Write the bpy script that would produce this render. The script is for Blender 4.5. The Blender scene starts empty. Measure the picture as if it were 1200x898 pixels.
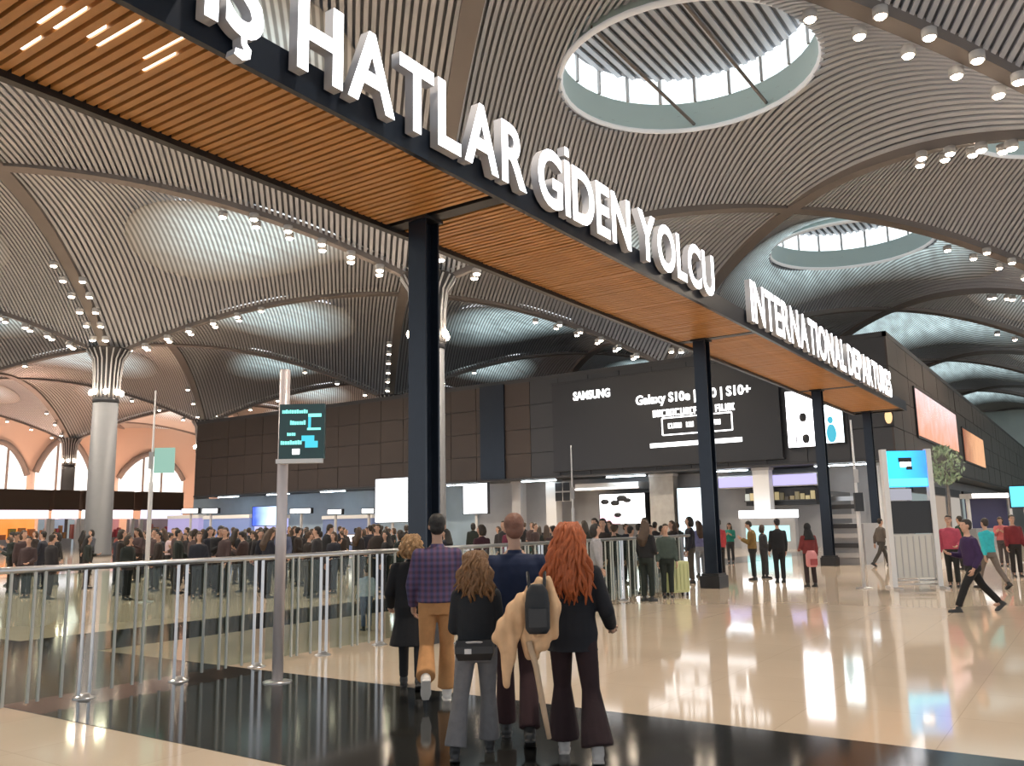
import bpy, bmesh, math, random
from mathutils import Vector, Matrix, Euler
random.seed(7)
S = bpy.context.scene
COL = S.collection
PI = math.pi

# ------------------------------------------------------------------ camera
F_PX, CAM_H, HOR_Y, ROLL, YAW = 1003.0, 1.68, 615.35, 0.0185, 0.5968
PITCH = math.atan((HOR_Y - 449) / F_PX)
cam_d = bpy.data.cameras.new('camera')
cam_d.sensor_width = 36.0
cam_d.lens = 36.0 * F_PX / 1200.0
cam_d.clip_end = 600
cam = bpy.data.objects.new('camera', cam_d)
COL.objects.link(cam)
_r0 = Vector((math.cos(YAW), math.sin(YAW), 0))
_f = Vector((-math.sin(YAW) * math.cos(PITCH), math.cos(YAW) * math.cos(PITCH), math.sin(PITCH)))
_u0 = _r0.cross(_f)
CR = _r0 * math.cos(ROLL) - _u0 * math.sin(ROLL)
CU = _u0 * math.cos(ROLL) + _r0 * math.sin(ROLL)
M = Matrix((CR, CU, -_f)).transposed().to_4x4()
M.translation = Vector((0, 0, CAM_H))
cam.matrix_world = M
S.camera = cam
CAM = Vector((0, 0, CAM_H))
HEAD = Vector((-math.sin(YAW), math.cos(YAW), 0))          # level walking direction away from the camera
RIGHT = Vector((math.cos(YAW), math.sin(YAW), 0))

# ------------------------------------------------------------------ world, exposure
W = bpy.data.worlds.new('world'); S.world = W; W.use_nodes = True
bg = W.node_tree.nodes['Background']
bg.inputs[0].default_value = (0.88, 0.94, 1.0, 1); bg.inputs[1].default_value = 1.05
S.view_settings.view_transform = 'Standard'; S.view_settings.look = 'None'
S.view_settings.gamma = 1; S.view_settings.use_curve_mapping = False
S.view_settings.exposure = 0.45
S.cycles.use_denoising = True
S.cycles.max_bounces = 6; S.cycles.diffuse_bounces = 3; S.cycles.glossy_bounces = 3
S.cycles.transmission_bounces = 4; S.cycles.transparent_max_bounces = 12
S.cycles.sample_clamp_indirect = 4.0
SPOT_W = 4600.0            # watts of one cluster of ceiling downlights

# measuring on the photograph: a pixel's ray met with a real plane of the place
def ray(x, y): return CR * (x - 600) + CU * (449 - y) + _f * F_PX
def onz(x, y, z): d = ray(x, y); return CAM + d * ((z - CAM_H) / d.z)
def onx(x, y, X): d = ray(x, y); return CAM + d * (X / d.x)
def ony(x, y, Y): d = ray(x, y); return CAM + d * (Y / d.y)
def ond(x, y, dep): d = ray(x, y); return CAM + d * (dep / d.dot(HEAD))

# ------------------------------------------------------------------ helpers
def tag(o, label=None, cat=None, group=None, kind=None):
    if label: o['label'] = label
    if cat: o['category'] = cat
    if group: o['group'] = group
    if kind: o['kind'] = kind
    return o
def empty(name, loc=(0, 0, 0), rz=0.0):
    o = bpy.data.objects.new(name, None); COL.objects.link(o)
    o.location = loc; o.rotation_euler = (0, 0, rz); o.empty_display_size = 0.2
    return o
def link(name, mesh, parent=None, loc=None, rot=None, color=None):
    o = bpy.data.objects.new(name, mesh); COL.objects.link(o)
    if parent is not None: o.parent = parent
    if loc is not None: o.location = loc
    if rot is not None: o.rotation_euler = rot
    if color is not None: o.color = (*color, 1)
    return o

class MB:
    """collects shapes, then becomes ONE mesh"""
    def __init__(s): s.v = []; s.f = []; s.m = []; s.sm = []
    def add(s, vs, fs, mi=0, smooth=False):
        b = len(s.v); s.v += [tuple(v) for v in vs]
        for f in fs: s.f.append([b + i for i in f]); s.m.append(mi); s.sm.append(smooth)
        return s
    def box(s, x0, x1, y0, y1, z0, z1, mi=0):
        vs = [(x, y, z) for z in (z0, z1) for y in (y0, y1) for x in (x0, x1)]
        return s.add(vs, [(0, 2, 3, 1), (4, 5, 7, 6), (0, 1, 5, 4), (2, 6, 7, 3), (0, 4, 6, 2), (1, 3, 7, 5)], mi)
    def cbox(s, c, sx, sy, sz, mi=0): return s.box(c[0]-sx/2, c[0]+sx/2, c[1]-sy/2, c[1]+sy/2, c[2]-sz/2, c[2]+sz/2, mi)
    def rings(s, rings, mi=0, cap=True, smooth=True):
        n = len(rings[0]); vs = [p for r in rings for p in r]; fs = []
        for k in range(len(rings) - 1):
            for i in range(n):
                j = (i + 1) % n
                fs.append((k*n+i, k*n+j, (k+1)*n+j, (k+1)*n+i))
        b = len(s.v)
        s.add(vs, fs, mi, smooth)
        if cap:
            s.f.append([b + i for i in reversed(range(n))]); s.m.append(mi); s.sm.append(False)
            s.f.append([b + (len(rings)-1)*n + i for i in range(n)]); s.m.append(mi); s.sm.append(False)
        return s
    def lathe(s, prof, c=(0, 0, 0), n=16, mi=0, cap=True, smooth=True):
        return s.rings([[(c[0]+r*math.cos(2*PI*i/n), c[1]+r*math.sin(2*PI*i/n), c[2]+z) for i in range(n)] for r, z in prof], mi, cap, smooth)
    def tube(s, pts, rad, n=10, mi=0, smooth=True, sx=1.0):
        pts = [Vector(p) for p in pts]
        if not hasattr(rad, '__len__'): rad = [rad] * len(pts)
        rs = []; up = None
        for i, p in enumerate(pts):
            t = (pts[min(i+1, len(pts)-1)] - pts[max(i-1, 0)]).normalized()
            if up is None: up = Vector((0, 0, 1)) if abs(t.z) < .9 else Vector((0, 1, 0))
            a = t.cross(up).normalized(); b = a.cross(t); up = b
            rs.append([p + a*(rad[i]*sx*math.cos(2*PI*k/n)) + b*(rad[i]*math.sin(2*PI*k/n)) for k in range(n)])
        return s.rings(rs, mi, True, smooth)
    def ball(s, c, rx, ry=None, rz=None, n=12, m=8, mi=0, rot=None):
        ry = ry or rx; rz = rz or rx; rs = []
        for k in range(1, m):
            th = PI * k / m
            ring = []
            for i in range(n):
                p = Vector((rx*math.sin(th)*math.cos(2*PI*i/n), ry*math.sin(th)*math.sin(2*PI*i/n), -rz*math.cos(th)))
                if rot: p = rot @ p
                ring.append(p + Vector(c))
            rs.append(ring)
        return s.rings(rs, mi)
    def mesh(s, name, mats=None):
        me = bpy.data.meshes.new(name); me.from_pydata(s.v, [], s.f)
        me.polygons.foreach_set('material_index', s.m); me.polygons.foreach_set('use_smooth', s.sm)
        for m in ([mats] if not isinstance(mats, (list, tuple)) else mats):
            if m: me.materials.append(m)
        me.update(); return me
    def obj(s, name, mats=None, parent=None, **k): return link(name, s.mesh(name, mats), parent, **k)

# ------------------------------------------------------------------ materials
def mat(name, col, rough=.5, metal=0.0, emit=0.0, ecol=None, var=0.0, vscale=6.0, bump=0.0, spec=.5, objcol=False, alpha=None, coat=0.0):
    m = bpy.data.materials.new(name); m.use_nodes = True
    nt = m.node_tree; b = nt.nodes['Principled BSDF']
    b.inputs['Base Color'].default_value = (*col, 1); b.inputs['Roughness'].default_value = rough
    b.inputs['Metallic'].default_value = metal; b.inputs['Specular IOR Level'].default_value = spec
    if coat: b.inputs['Coat Weight'].default_value = coat; b.inputs['Coat Roughness'].default_value = .05
    if emit:
        b.inputs['Emission Color'].default_value = (*(ecol or col), 1); b.inputs['Emission Strength'].default_value = emit
    src = None
    if objcol:
        oi = nt.nodes.new('ShaderNodeObjectInfo'); src = oi.outputs['Color']; nt.links.new(src, b.inputs['Base Color'])
    if var or bump:
        tc = nt.nodes.new('ShaderNodeTexCoord'); no = nt.nodes.new('ShaderNodeTexNoise')
        no.inputs['Scale'].default_value = vscale; no.inputs['Detail'].default_value = 4
        nt.links.new(tc.outputs['Object'], no.inputs['Vector'])
        if var:
            mp = nt.nodes.new('ShaderNodeMapRange'); mp.inputs['To Min'].default_value = 1 - var; mp.inputs['To Max'].default_value = 1 + var
            nt.links.new(no.outputs['Fac'], mp.inputs['Value'])
            mx = nt.nodes.new('ShaderNodeMix'); mx.data_type = 'RGBA'; mx.blend_type = 'MULTIPLY'; mx.inputs['Factor'].default_value = 1
            if src: nt.links.new(src, mx.inputs['A'])
            else: mx.inputs['A'].default_value = (*col, 1)
            nt.links.new(mp.outputs['Result'], mx.inputs['B']); nt.links.new(mx.outputs['Result'], b.inputs['Base Color'])
        if bump:
            bp = nt.nodes.new('ShaderNodeBump'); bp.inputs['Strength'].default_value = bump; bp.inputs['Distance'].default_value = .02
            nt.links.new(no.outputs['Fac'], bp.inputs['Height']); nt.links.new(bp.outputs['Normal'], b.inputs['Normal'])
    return m
def emis(name, col, k): return mat(name, (.02, .02, .02), .4, emit=k, ecol=col)
def graded(name, c0, c1, k, axis='Z', lo=0, hi=1, noise=3.0, amt=.5):
    """a lit picture: two colours over the object's height, broken by noise"""
    m = mat(name, (.02, .02, .02), .25, emit=k, ecol=c0); nt = m.node_tree; b = nt.nodes['Principled BSDF']
    tc = nt.nodes.new('ShaderNodeTexCoord'); sp = nt.nodes.new('ShaderNodeSeparateXYZ'); nt.links.new(tc.outputs['Object'], sp.inputs[0])
    no = nt.nodes.new('ShaderNodeTexNoise'); no.inputs['Scale'].default_value = noise; nt.links.new(tc.outputs['Object'], no.inputs['Vector'])
    mr = nt.nodes.new('ShaderNodeMapRange'); mr.inputs['From Min'].default_value = lo; mr.inputs['From Max'].default_value = hi
    nt.links.new(sp.outputs[axis], mr.inputs['Value'])
    ad = nt.nodes.new('ShaderNodeMath'); ad.operation = 'MULTIPLY_ADD'; ad.inputs[1].default_value = amt
    nt.links.new(no.outputs['Fac'], ad.inputs[0]); nt.links.new(mr.outputs['Result'], ad.inputs[2])
    sb = nt.nodes.new('ShaderNodeMath'); sb.operation = 'SUBTRACT'; sb.inputs[1].default_value = amt / 2; sb.use_clamp = True
    nt.links.new(ad.outputs[0], sb.inputs[0])
    mx = nt.nodes.new('ShaderNodeMix'); mx.data_type = 'RGBA'; mx.inputs['A'].default_value = (*c0, 1); mx.inputs['B'].default_value = (*c1, 1)
    nt.links.new(sb.outputs[0], mx.inputs['Factor']); nt.links.new(mx.outputs['Result'], b.inputs['Emission Color'])
    return m

m_white = emis('lit_white', (1, .98, .97), 2.6)
m_letter = emis('letter_face', (1, .98, 1), 3.2)
m_letter_side = mat('letter_side', (.5, .5, .53), .4)
m_navy = mat('navy_steel', (.012, .018, .03), .28, .3, var=.2)
m_black = mat('black_metal', (.012, .012, .014), .4)
m_dark = mat('dark_grey', (.03, .03, .033), .5)
m_wood = mat('wood_slat', (.55, .265, .085), .42, var=.25, vscale=3)
m_woodback = mat('soffit_backing', (.10, .042, .015), .7)
m_steel = mat('steel', (.55, .55, .56), .28, .9)
m_paint = mat('grey_paint', (.42, .41, .41), .45)
m_offwhite = mat('off_white', (.7, .69, .68), .5)
m_conc = mat('concrete', (.075, .077, .083), .6, var=.12, vscale=1.5)
m_slat = mat('ceiling_slat', (.44, .455, .49), .45, .1)
m_gap = mat('ceiling_plenum', (.21, .215, .23), .9)
m_rib = mat('ceiling_rib', (.17, .15, .14), .6)
m_far = mat('ceiling_far', (.36, .33, .31), .6, var=.15, vscale=.5)
m_warm = emis('warm_lamp', (1, .82, .62), 30)
m_cool = emis('lantern_glass', (.88, .97, 1), 1.5)
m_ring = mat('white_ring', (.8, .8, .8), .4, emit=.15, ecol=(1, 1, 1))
m_teal = mat('lantern_cone', (.52, .66, .66), .5)
m_clad = mat('bronze_cladding', (.050, .036, .029), .38, .2, var=.35, vscale=.35, bump=.1)
m_clad2 = mat('charcoal_cladding', (.030, .030, .034), .4, var=.2, vscale=.4)
m_bill = mat('billboard_face', (.014, .014, .017), .35)
m_shop = mat('shop_wall', (.33, .33, .34), .45, var=.15, vscale=1)
m_marble = mat('marble_pier', (.36, .34, .31), .25, var=.3, vscale=2)
m_skin = mat('skin', (.5, .3, .22), .55, objcol=True)
m_cloth = mat('cloth', (.1, .1, .1), .85, objcol=True, var=.25, vscale=14, bump=.25)
m_hair = mat('hair', (.03, .02, .015), .6, objcol=True, var=.4, vscale=25, bump=.5)
m_eye = mat('eye', (.03, .02, .02), .3)
m_lip = mat('lip', (.35, .12, .10), .5)
m_shoe = mat('shoe', (.05, .05, .05), .5, objcol=True)

def glass_mat():
    m = bpy.data.materials.new('railing_glass'); m.use_nodes = True; nt = m.node_tree; nt.nodes.clear()
    out = nt.nodes.new('ShaderNodeOutputMaterial'); t = nt.nodes.new('ShaderNodeBsdfTransparent'); g = nt.nodes.new('ShaderNodeBsdfGlossy')
    t.inputs[0].default_value = (.80, .87, .83, 1); g.inputs['Roughness'].default_value = .03; g.inputs['Color'].default_value = (.9, .95, .93, 1)
    fr = nt.nodes.new('ShaderNodeFresnel'); fr.inputs[0].default_value = 1.5
    mx = nt.nodes.new('ShaderNodeMixShader'); ge = nt.nodes.new('ShaderNodeNewGeometry'); iv = nt.nodes.new('ShaderNodeMath'); iv.operation = 'SUBTRACT'; iv.inputs[0].default_value = 1; nt.links.new(ge.outputs['Backfacing'], iv.inputs[1])
    mu = nt.nodes.new('ShaderNodeMath'); mu.operation = 'MULTIPLY'; nt.links.new(fr.outputs[0], mu.inputs[0]); nt.links.new(iv.outputs[0], mu.inputs[1])
    nt.links.new(mu.outputs[0], mx.inputs[0]); nt.links.new(t.outputs[0], mx.inputs[1]); nt.links.new(g.outputs[0], mx.inputs[2])
    nt.links.new(mx.outputs[0], out.inputs[0]); return m
m_glass = glass_mat()

def floor_mat(name, col, rough, var, tile, line):
    m = mat(name, col, rough, spec=.6); nt = m.node_tree; b = nt.nodes['Principled BSDF']
    tc = nt.nodes.new('ShaderNodeTexCoord')
    no = nt.nodes.new('ShaderNodeTexNoise'); no.inputs['Scale'].default_value = 1.3; no.inputs['Detail'].default_value = 6
    nt.links.new(tc.outputs['Object'], no.inputs['Vector'])
    br = nt.nodes.new('ShaderNodeTexBrick'); br.offset = 0; br.inputs['Scale'].default_value = 1
    br.inputs['Brick Width'].default_value = tile; br.inputs['Row Height'].default_value = tile; br.inputs['Mortar Size'].default_value = .004
    br.inputs['Color1'].default_value = (1, 1, 1, 1); br.inputs['Color2'].default_value = (.95, .95, .95, 1); br.inputs['Mortar'].default_value = (line, line, line, 1)
    nt.links.new(tc.outputs['Object'], br.inputs['Vector'])
    mp = nt.nodes.new('ShaderNodeMapRange'); mp.inputs['To Min'].default_value = 1-var; mp.inputs['To Max'].default_value = 1+var
    nt.links.new(no.outputs['Fac'], mp.inputs['Value'])
    mx = nt.nodes.new('ShaderNodeMix'); mx.data_type = 'RGBA'; mx.blend_type = 'MULTIPLY'; mx.inputs['Factor'].default_value = 1; mx.inputs['A'].default_value = (*col, 1)
    nt.links.new(mp.outputs['Result'], mx.inputs['B'])
    m2 = nt.nodes.new('ShaderNodeMix'); m2.data_type = 'RGBA'; m2.blend_type = 'MULTIPLY'; m2.inputs['Factor'].default_value = 1
    nt.links.new(mx.outputs['Result'], m2.inputs['A']); nt.links.new(br.outputs['Color'], m2.inputs['B']); nt.links.new(m2.outputs['Result'], b.inputs['Base Color'])
    return m
m_floor = floor_mat('polished_beige_floor', (.68, .55, .42), .065, .05, 1.2, .8)
m_band = floor_mat('polished_dark_floor', (.022, .022, .020), .09, .2, 1.2, .7)

# ------------------------------------------------------------------ floor
BX0, BX1 = -14.4, -12.2         # dark band along the railing
BY0, BY1 = 4.45, 7.17           # dark band across the foreground
fl = MB().box(-190, 60, -40, 300, -.3, 0).obj('floor', m_floor); tag(fl, kind='structure')
bd = MB().box(-60, 40, BY0, BY1, -.05, .004).obj('floor_band', m_band); tag(bd, kind='structure')
b2 = MB().box(BX0, BX1, BY1, 46, -.05, .004).obj('floor_band', m_band); tag(b2, kind='structure')

# ------------------------------------------------------------------ vaulted ceiling
OX, OY, PT = -13.5, 34.5, 15.3
HJ, HC, DOME, RO = 20.0, 14.4, 3.0, 5.75
def corner(a, b):                       # (a odd, b even) stands on a column
    low = (a % 2 != 0)
    return Vector((OX + PT*a, OY + PT*b, HC if low else HJ)), low
def edge_z(lowP, lowQ, s):              # height along a rib from P to Q
    if lowP == lowQ: return HJ
    if lowP: s = 1 - s
    return HJ - (HJ - HC) * s * s
class Bay:
    def __init__(self, a, b):
        # corners in order: (0,0)->left(-X), (1,0)->near(-Y), (1,1)->right(+X), (0,1)->far(+Y)
        self.a, self.b = a, b; self.dome = DOME if a >= 0 else .8
        self.P = [corner(a-1, b), corner(a, b-1), corner(a+1, b), corner(a, b+1)]
        self.c = Vector((OX+PT*a, OY+PT*b, HJ+self.dome))
    def pt(self, u, v, lift=0.0):
        (p00, l00), (p10, l10), (p11, l11), (p01, l01) = self.P
        x = (1-u)*(1-v)*p00.x + u*(1-v)*p10.x + u*v*p11.x + (1-u)*v*p01.x
        y = (1-u)*(1-v)*p00.y + u*(1-v)*p10.y + u*v*p11.y + (1-u)*v*p01.y
        c0 = edge_z(l00, l10, u); c1 = edge_z(l01, l11, u); d0 = edge_z(l00, l01, v); d1 = edge_z(l10, l11, v)
        bl = (1-u)*(1-v)*p00.z + u*(1-v)*p10.z + u*v*p11.z + (1-u)*v*p01.z
        z = (1-v)*c0 + v*c1 + (1-u)*d0 + u*d1 - bl + self.dome*16*u*(1-u)*v*(1-v)
        return Vector((x, y, z + lift))
    def uv(self, x, y):                 # inverse of the flat square
        dx, dy = (x-self.c.x)/PT, (y-self.c.y)/PT
        return .5 + (dx-dy)/2, .5 + (dx+dy)/2
def square_pt(phi):
    c, s = math.cos(phi), math.sin(phi); k = .5/max(abs(c), abs(s)); return .5+c*k, .5+s*k
def bay_shell(B, lift, nphi=48, nr=7):
    mb = MB(); rings = []
    ruv = RO/(PT*math.sqrt(2))
    for r in range(nr+1):
        t = r/nr; ring = []
        for i in range(nphi):
            ph = 2*PI*i/nphi + PI/4
            us, vs = square_pt(ph); uc, vc = .5+ruv*math.cos(ph), .5+ruv*math.sin(ph)
            ring.append(B.pt(uc+(us-uc)*t, vc+(vs-vc)*t, lift))
        rings.append(ring)
    mb.rings(rings, 0, cap=False); return mb
SLAT_N = 74
def slat(mb, B, k, seg=18, w=.165, h=.08):
    v = (k+.5)/SLAT_N; L = PT*math.sqrt(2); hw = w/2/L; ruv = (RO+.05)/L
    spans = [(0, 1)]
    dv = abs(v-.5)
    if dv < ruv:
        q = math.sqrt(ruv*ruv-dv*dv); spans = [(0, .5-q), (.5+q, 1)]
    for u0, u1 in spans:
        n = max(4, int(seg*(u1-u0)+.5)); rs = []
        for i in range(n+1):
            u = u0+(u1-u0)*i/n
            a, b = B.pt(u, v-hw), B.pt(u, v+hw); up = Vector((0, 0, h))
            rs.append([a, b, b+up, a+up])
        mb.rings(rs, 0, True, False)
def inframe(B, m=80):
    for u in (0, .25, .5, .75, 1):
        for v in (0, .25, .5, .75, 1):
            d = B.pt(u, v) - CAM; w = d.dot(_f)
            if w > 1:
                x, y = 600+F_PX*d.dot(CR)/w, 449-F_PX*d.dot(CU)/w
                if -m < x < 1200+m and -m < y < 640: return True
    return False
SINGLE = {(0, 0), (-1, -1), (1, -1), (1, 1), (0, 2)}
bays = {}
for a in range(-10, 4):
    for b in range(-4, 13):
        if (a+b) % 2: continue
        B = Bay(a, b); bays[(a, b)] = B
        dep = (B.c-CAM).dot(HEAD); seen = inframe(B)
        slatted = seen and dep < 125
        sh = bay_shell(B, .55 if slatted else 0.0, 48 if seen else 16, 7 if seen else 3).obj('ceiling', m_gap if slatted else m_far); tag(sh, kind='structure')
        if slatted:
            if (a, b) in SINGLE:
                for k in range(SLAT_N):
                    mb = MB(); slat(mb, B, k); mb.obj('slat', m_slat, sh)
            else:
                mb = MB()
                for k in range(SLAT_N): slat(mb, B, k, 12)
                tag(mb.obj('ceiling_slats', m_slat, sh), kind='stuff')
        # round skylight lantern
        cx, cy, cz = B.c
        zr = B.pt(.5+RO/(PT*math.sqrt(2)), .5).z
        lan = a >= 0 and b < 3
        n = 40 if seen else 16
        mb = MB(); mb.lathe([(RO, zr-.12), (RO+.16, zr-.06), (RO+.16, zr+.1), (RO-.02, zr+.12), (RO-.1, zr+.02), (RO, zr-.12)], (cx, cy, 0), n, cap=False)
        if lan: mb.obj('skylight_ring', m_ring, sh)
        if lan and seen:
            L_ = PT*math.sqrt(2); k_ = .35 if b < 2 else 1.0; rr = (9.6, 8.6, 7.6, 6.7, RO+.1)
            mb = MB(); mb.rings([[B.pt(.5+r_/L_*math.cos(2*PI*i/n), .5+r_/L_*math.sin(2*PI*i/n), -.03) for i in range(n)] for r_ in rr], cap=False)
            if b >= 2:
                o = mb.obj('painted_skylight_glow', None, sh); at_ = o.data.attributes.new('glow', 'FLOAT', 'POINT')  # daylight spill on the dome, painted as teal emission fading outward
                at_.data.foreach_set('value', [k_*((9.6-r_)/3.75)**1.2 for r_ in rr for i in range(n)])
            else:
                mr_ = MB()
                for sd in (-1.9, 1.9):
                    hl = math.sqrt(RO*RO-sd*sd)
                    p0 = Vector((cx+sd, cy-hl, zr+.3)); p1 = Vector((cx+sd, cy+hl, zr+.3))
                    MB().tube([p0, p1], .09, 6).obj('cross_bar', m_rib, sh)
        if lan or not seen:
            MB().lathe([(RO, zr), (5.75, zr+1.5)], (cx, cy, 0), n, cap=False).obj('lantern_cone', m_teal, sh)
            MB().lathe([(5.75, zr+1.5), (5.75, zr+2.9)], (cx, cy, 0), n, cap=False).obj('lantern_glazing', m_cool, sh)
            if seen:
                mu = MB()
                for i in range(20):
                    an = 2*PI*i/20; mu.cbox((cx+5.7*math.cos(an), cy+5.7*math.sin(an), zr+2.2), .14, .14, 1.4)
                mu.obj('lantern_mullions', m_paint, sh)['kind'] = 'stuff'
            MB().lathe([(5.75, zr+2.9), (.01, zr+3.1)], (cx, cy, 0), n, cap=False).obj('lantern_roof', m_gap, sh)
            if seen and dep < 110:
                ms = MB()
                for i in range(-11, 12):
                    xx = i*.48; hl = math.sqrt(max(.1, 5.6**2-xx*xx))
                    ms.box(cx+xx-.13, cx+xx+.13, cy-hl, cy+hl, zr+2.72, zr+2.86)
                ms.obj('lantern_slats', m_slat, sh)['kind'] = 'stuff'
        else:
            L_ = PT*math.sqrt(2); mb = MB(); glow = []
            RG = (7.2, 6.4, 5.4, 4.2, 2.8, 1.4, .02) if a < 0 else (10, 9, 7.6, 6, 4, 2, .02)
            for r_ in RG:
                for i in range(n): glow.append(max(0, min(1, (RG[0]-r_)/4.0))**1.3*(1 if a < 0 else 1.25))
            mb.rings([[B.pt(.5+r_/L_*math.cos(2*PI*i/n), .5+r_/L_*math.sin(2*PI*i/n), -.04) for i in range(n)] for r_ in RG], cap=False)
            o = mb.obj('painted_skylight_glow', None, sh); at_ = o.data.attributes.new('glow', 'FLOAT', 'POINT'); at_.data.foreach_set('value', glow)
# skylight glow painted into emission, fading outward, with slat-like stripes painted over
m_skyglow = mat('skylight_glow_paint', (.40, .40, .40), .7, emit=.34, ecol=(.72, .93, .97))
_nt = m_skyglow.node_tree; _b = _nt.nodes['Principled BSDF']
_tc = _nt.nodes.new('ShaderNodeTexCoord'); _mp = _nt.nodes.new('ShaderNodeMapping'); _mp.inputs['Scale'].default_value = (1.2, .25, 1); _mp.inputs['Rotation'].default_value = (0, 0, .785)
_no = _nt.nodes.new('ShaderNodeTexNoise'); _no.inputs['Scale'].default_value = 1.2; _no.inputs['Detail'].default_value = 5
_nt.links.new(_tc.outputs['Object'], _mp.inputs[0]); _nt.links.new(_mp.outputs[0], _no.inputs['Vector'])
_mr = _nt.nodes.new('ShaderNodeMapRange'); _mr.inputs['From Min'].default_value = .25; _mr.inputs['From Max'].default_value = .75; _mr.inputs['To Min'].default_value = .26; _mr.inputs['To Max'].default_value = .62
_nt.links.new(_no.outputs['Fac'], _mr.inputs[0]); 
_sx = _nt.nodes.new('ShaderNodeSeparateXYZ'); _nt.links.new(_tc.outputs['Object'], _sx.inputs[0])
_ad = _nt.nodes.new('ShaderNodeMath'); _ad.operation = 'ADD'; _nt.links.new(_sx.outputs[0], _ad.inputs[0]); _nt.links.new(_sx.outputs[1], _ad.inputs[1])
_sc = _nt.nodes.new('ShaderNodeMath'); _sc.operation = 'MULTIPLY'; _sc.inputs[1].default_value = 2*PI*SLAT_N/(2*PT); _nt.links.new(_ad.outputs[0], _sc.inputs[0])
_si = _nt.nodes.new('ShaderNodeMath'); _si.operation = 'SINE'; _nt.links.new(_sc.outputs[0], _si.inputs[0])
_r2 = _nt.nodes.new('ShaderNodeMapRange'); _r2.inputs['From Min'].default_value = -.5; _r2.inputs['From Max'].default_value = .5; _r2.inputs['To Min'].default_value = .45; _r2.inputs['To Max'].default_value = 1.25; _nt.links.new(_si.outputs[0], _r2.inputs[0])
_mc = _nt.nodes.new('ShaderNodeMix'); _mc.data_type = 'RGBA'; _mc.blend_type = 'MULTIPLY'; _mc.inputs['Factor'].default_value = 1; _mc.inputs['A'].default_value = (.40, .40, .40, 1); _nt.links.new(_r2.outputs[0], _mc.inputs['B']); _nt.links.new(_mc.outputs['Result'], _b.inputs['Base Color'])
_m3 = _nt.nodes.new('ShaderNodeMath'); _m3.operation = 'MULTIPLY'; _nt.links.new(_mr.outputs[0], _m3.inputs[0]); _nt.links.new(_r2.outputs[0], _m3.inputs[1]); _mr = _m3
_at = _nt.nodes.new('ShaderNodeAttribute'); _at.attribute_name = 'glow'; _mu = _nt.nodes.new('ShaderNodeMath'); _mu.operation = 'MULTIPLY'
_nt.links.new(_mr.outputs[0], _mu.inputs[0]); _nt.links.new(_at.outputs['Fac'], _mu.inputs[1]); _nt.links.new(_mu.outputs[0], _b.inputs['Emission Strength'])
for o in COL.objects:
    if o.name.startswith('painted_skylight_glow'): o.data.materials.append(m_skyglow)

# ribs and their downlights, columns
def lamp_mesh():
    mb = MB(); mb.lathe([(.20, .32), (.24, .30), (.24, 0), (.20, 0)], n=12, mi=0)
    mb.lathe([(.19, -.005), (.15, -.06), (.02, -.085)], n=12, mi=1); return mb.mesh('ceiling_spotlight', [m_paint, m_warm])
LAMP = lamp_mesh()
RIB_TEXT = {((0, -1), (1, 0)): 'dark rib crossing the top right corner', ((0, 1), (1, 0)): 'rib rising right above second letters', ((0, 1), (1, 2)): 'rib falling right behind second letters',
            ((-2, -1), (-1, 0)): 'rib sweeping to the nearest gantry post', ((-2, -1), (-3, 0)): 'rib from left edge to grey column', ((-2, 1), (-3, 0)): 'rib rising right from the grey column',
            ((-2, 1), (-1, 0)): 'rib behind the nearest gantry post', ((0, 1), (-1, 0)): 'rib under gantry, right of nearest post', ((-4, 1), (-3, 0)): 'rib rising left behind the grey column', ((-4, -1), (-3, 0)): 'rib at the left edge before the grey column'}
ORDER = ['lowest', 'second lowest', 'third lowest', 'fourth lowest', 'fifth lowest', 'highest']
n_spot = 0
def spot(p, watts, r=.3, ang=150):
    L = bpy.data.lights.new('downlight', 'SPOT'); L.energy = watts; L.spot_size = math.radians(ang); L.spot_blend = .8; L.shadow_soft_size = r
    L.color = (1, .88, .74)
    o = bpy.data.objects.new('downlight', L); COL.objects.link(o); o.location = p; return o
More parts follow.
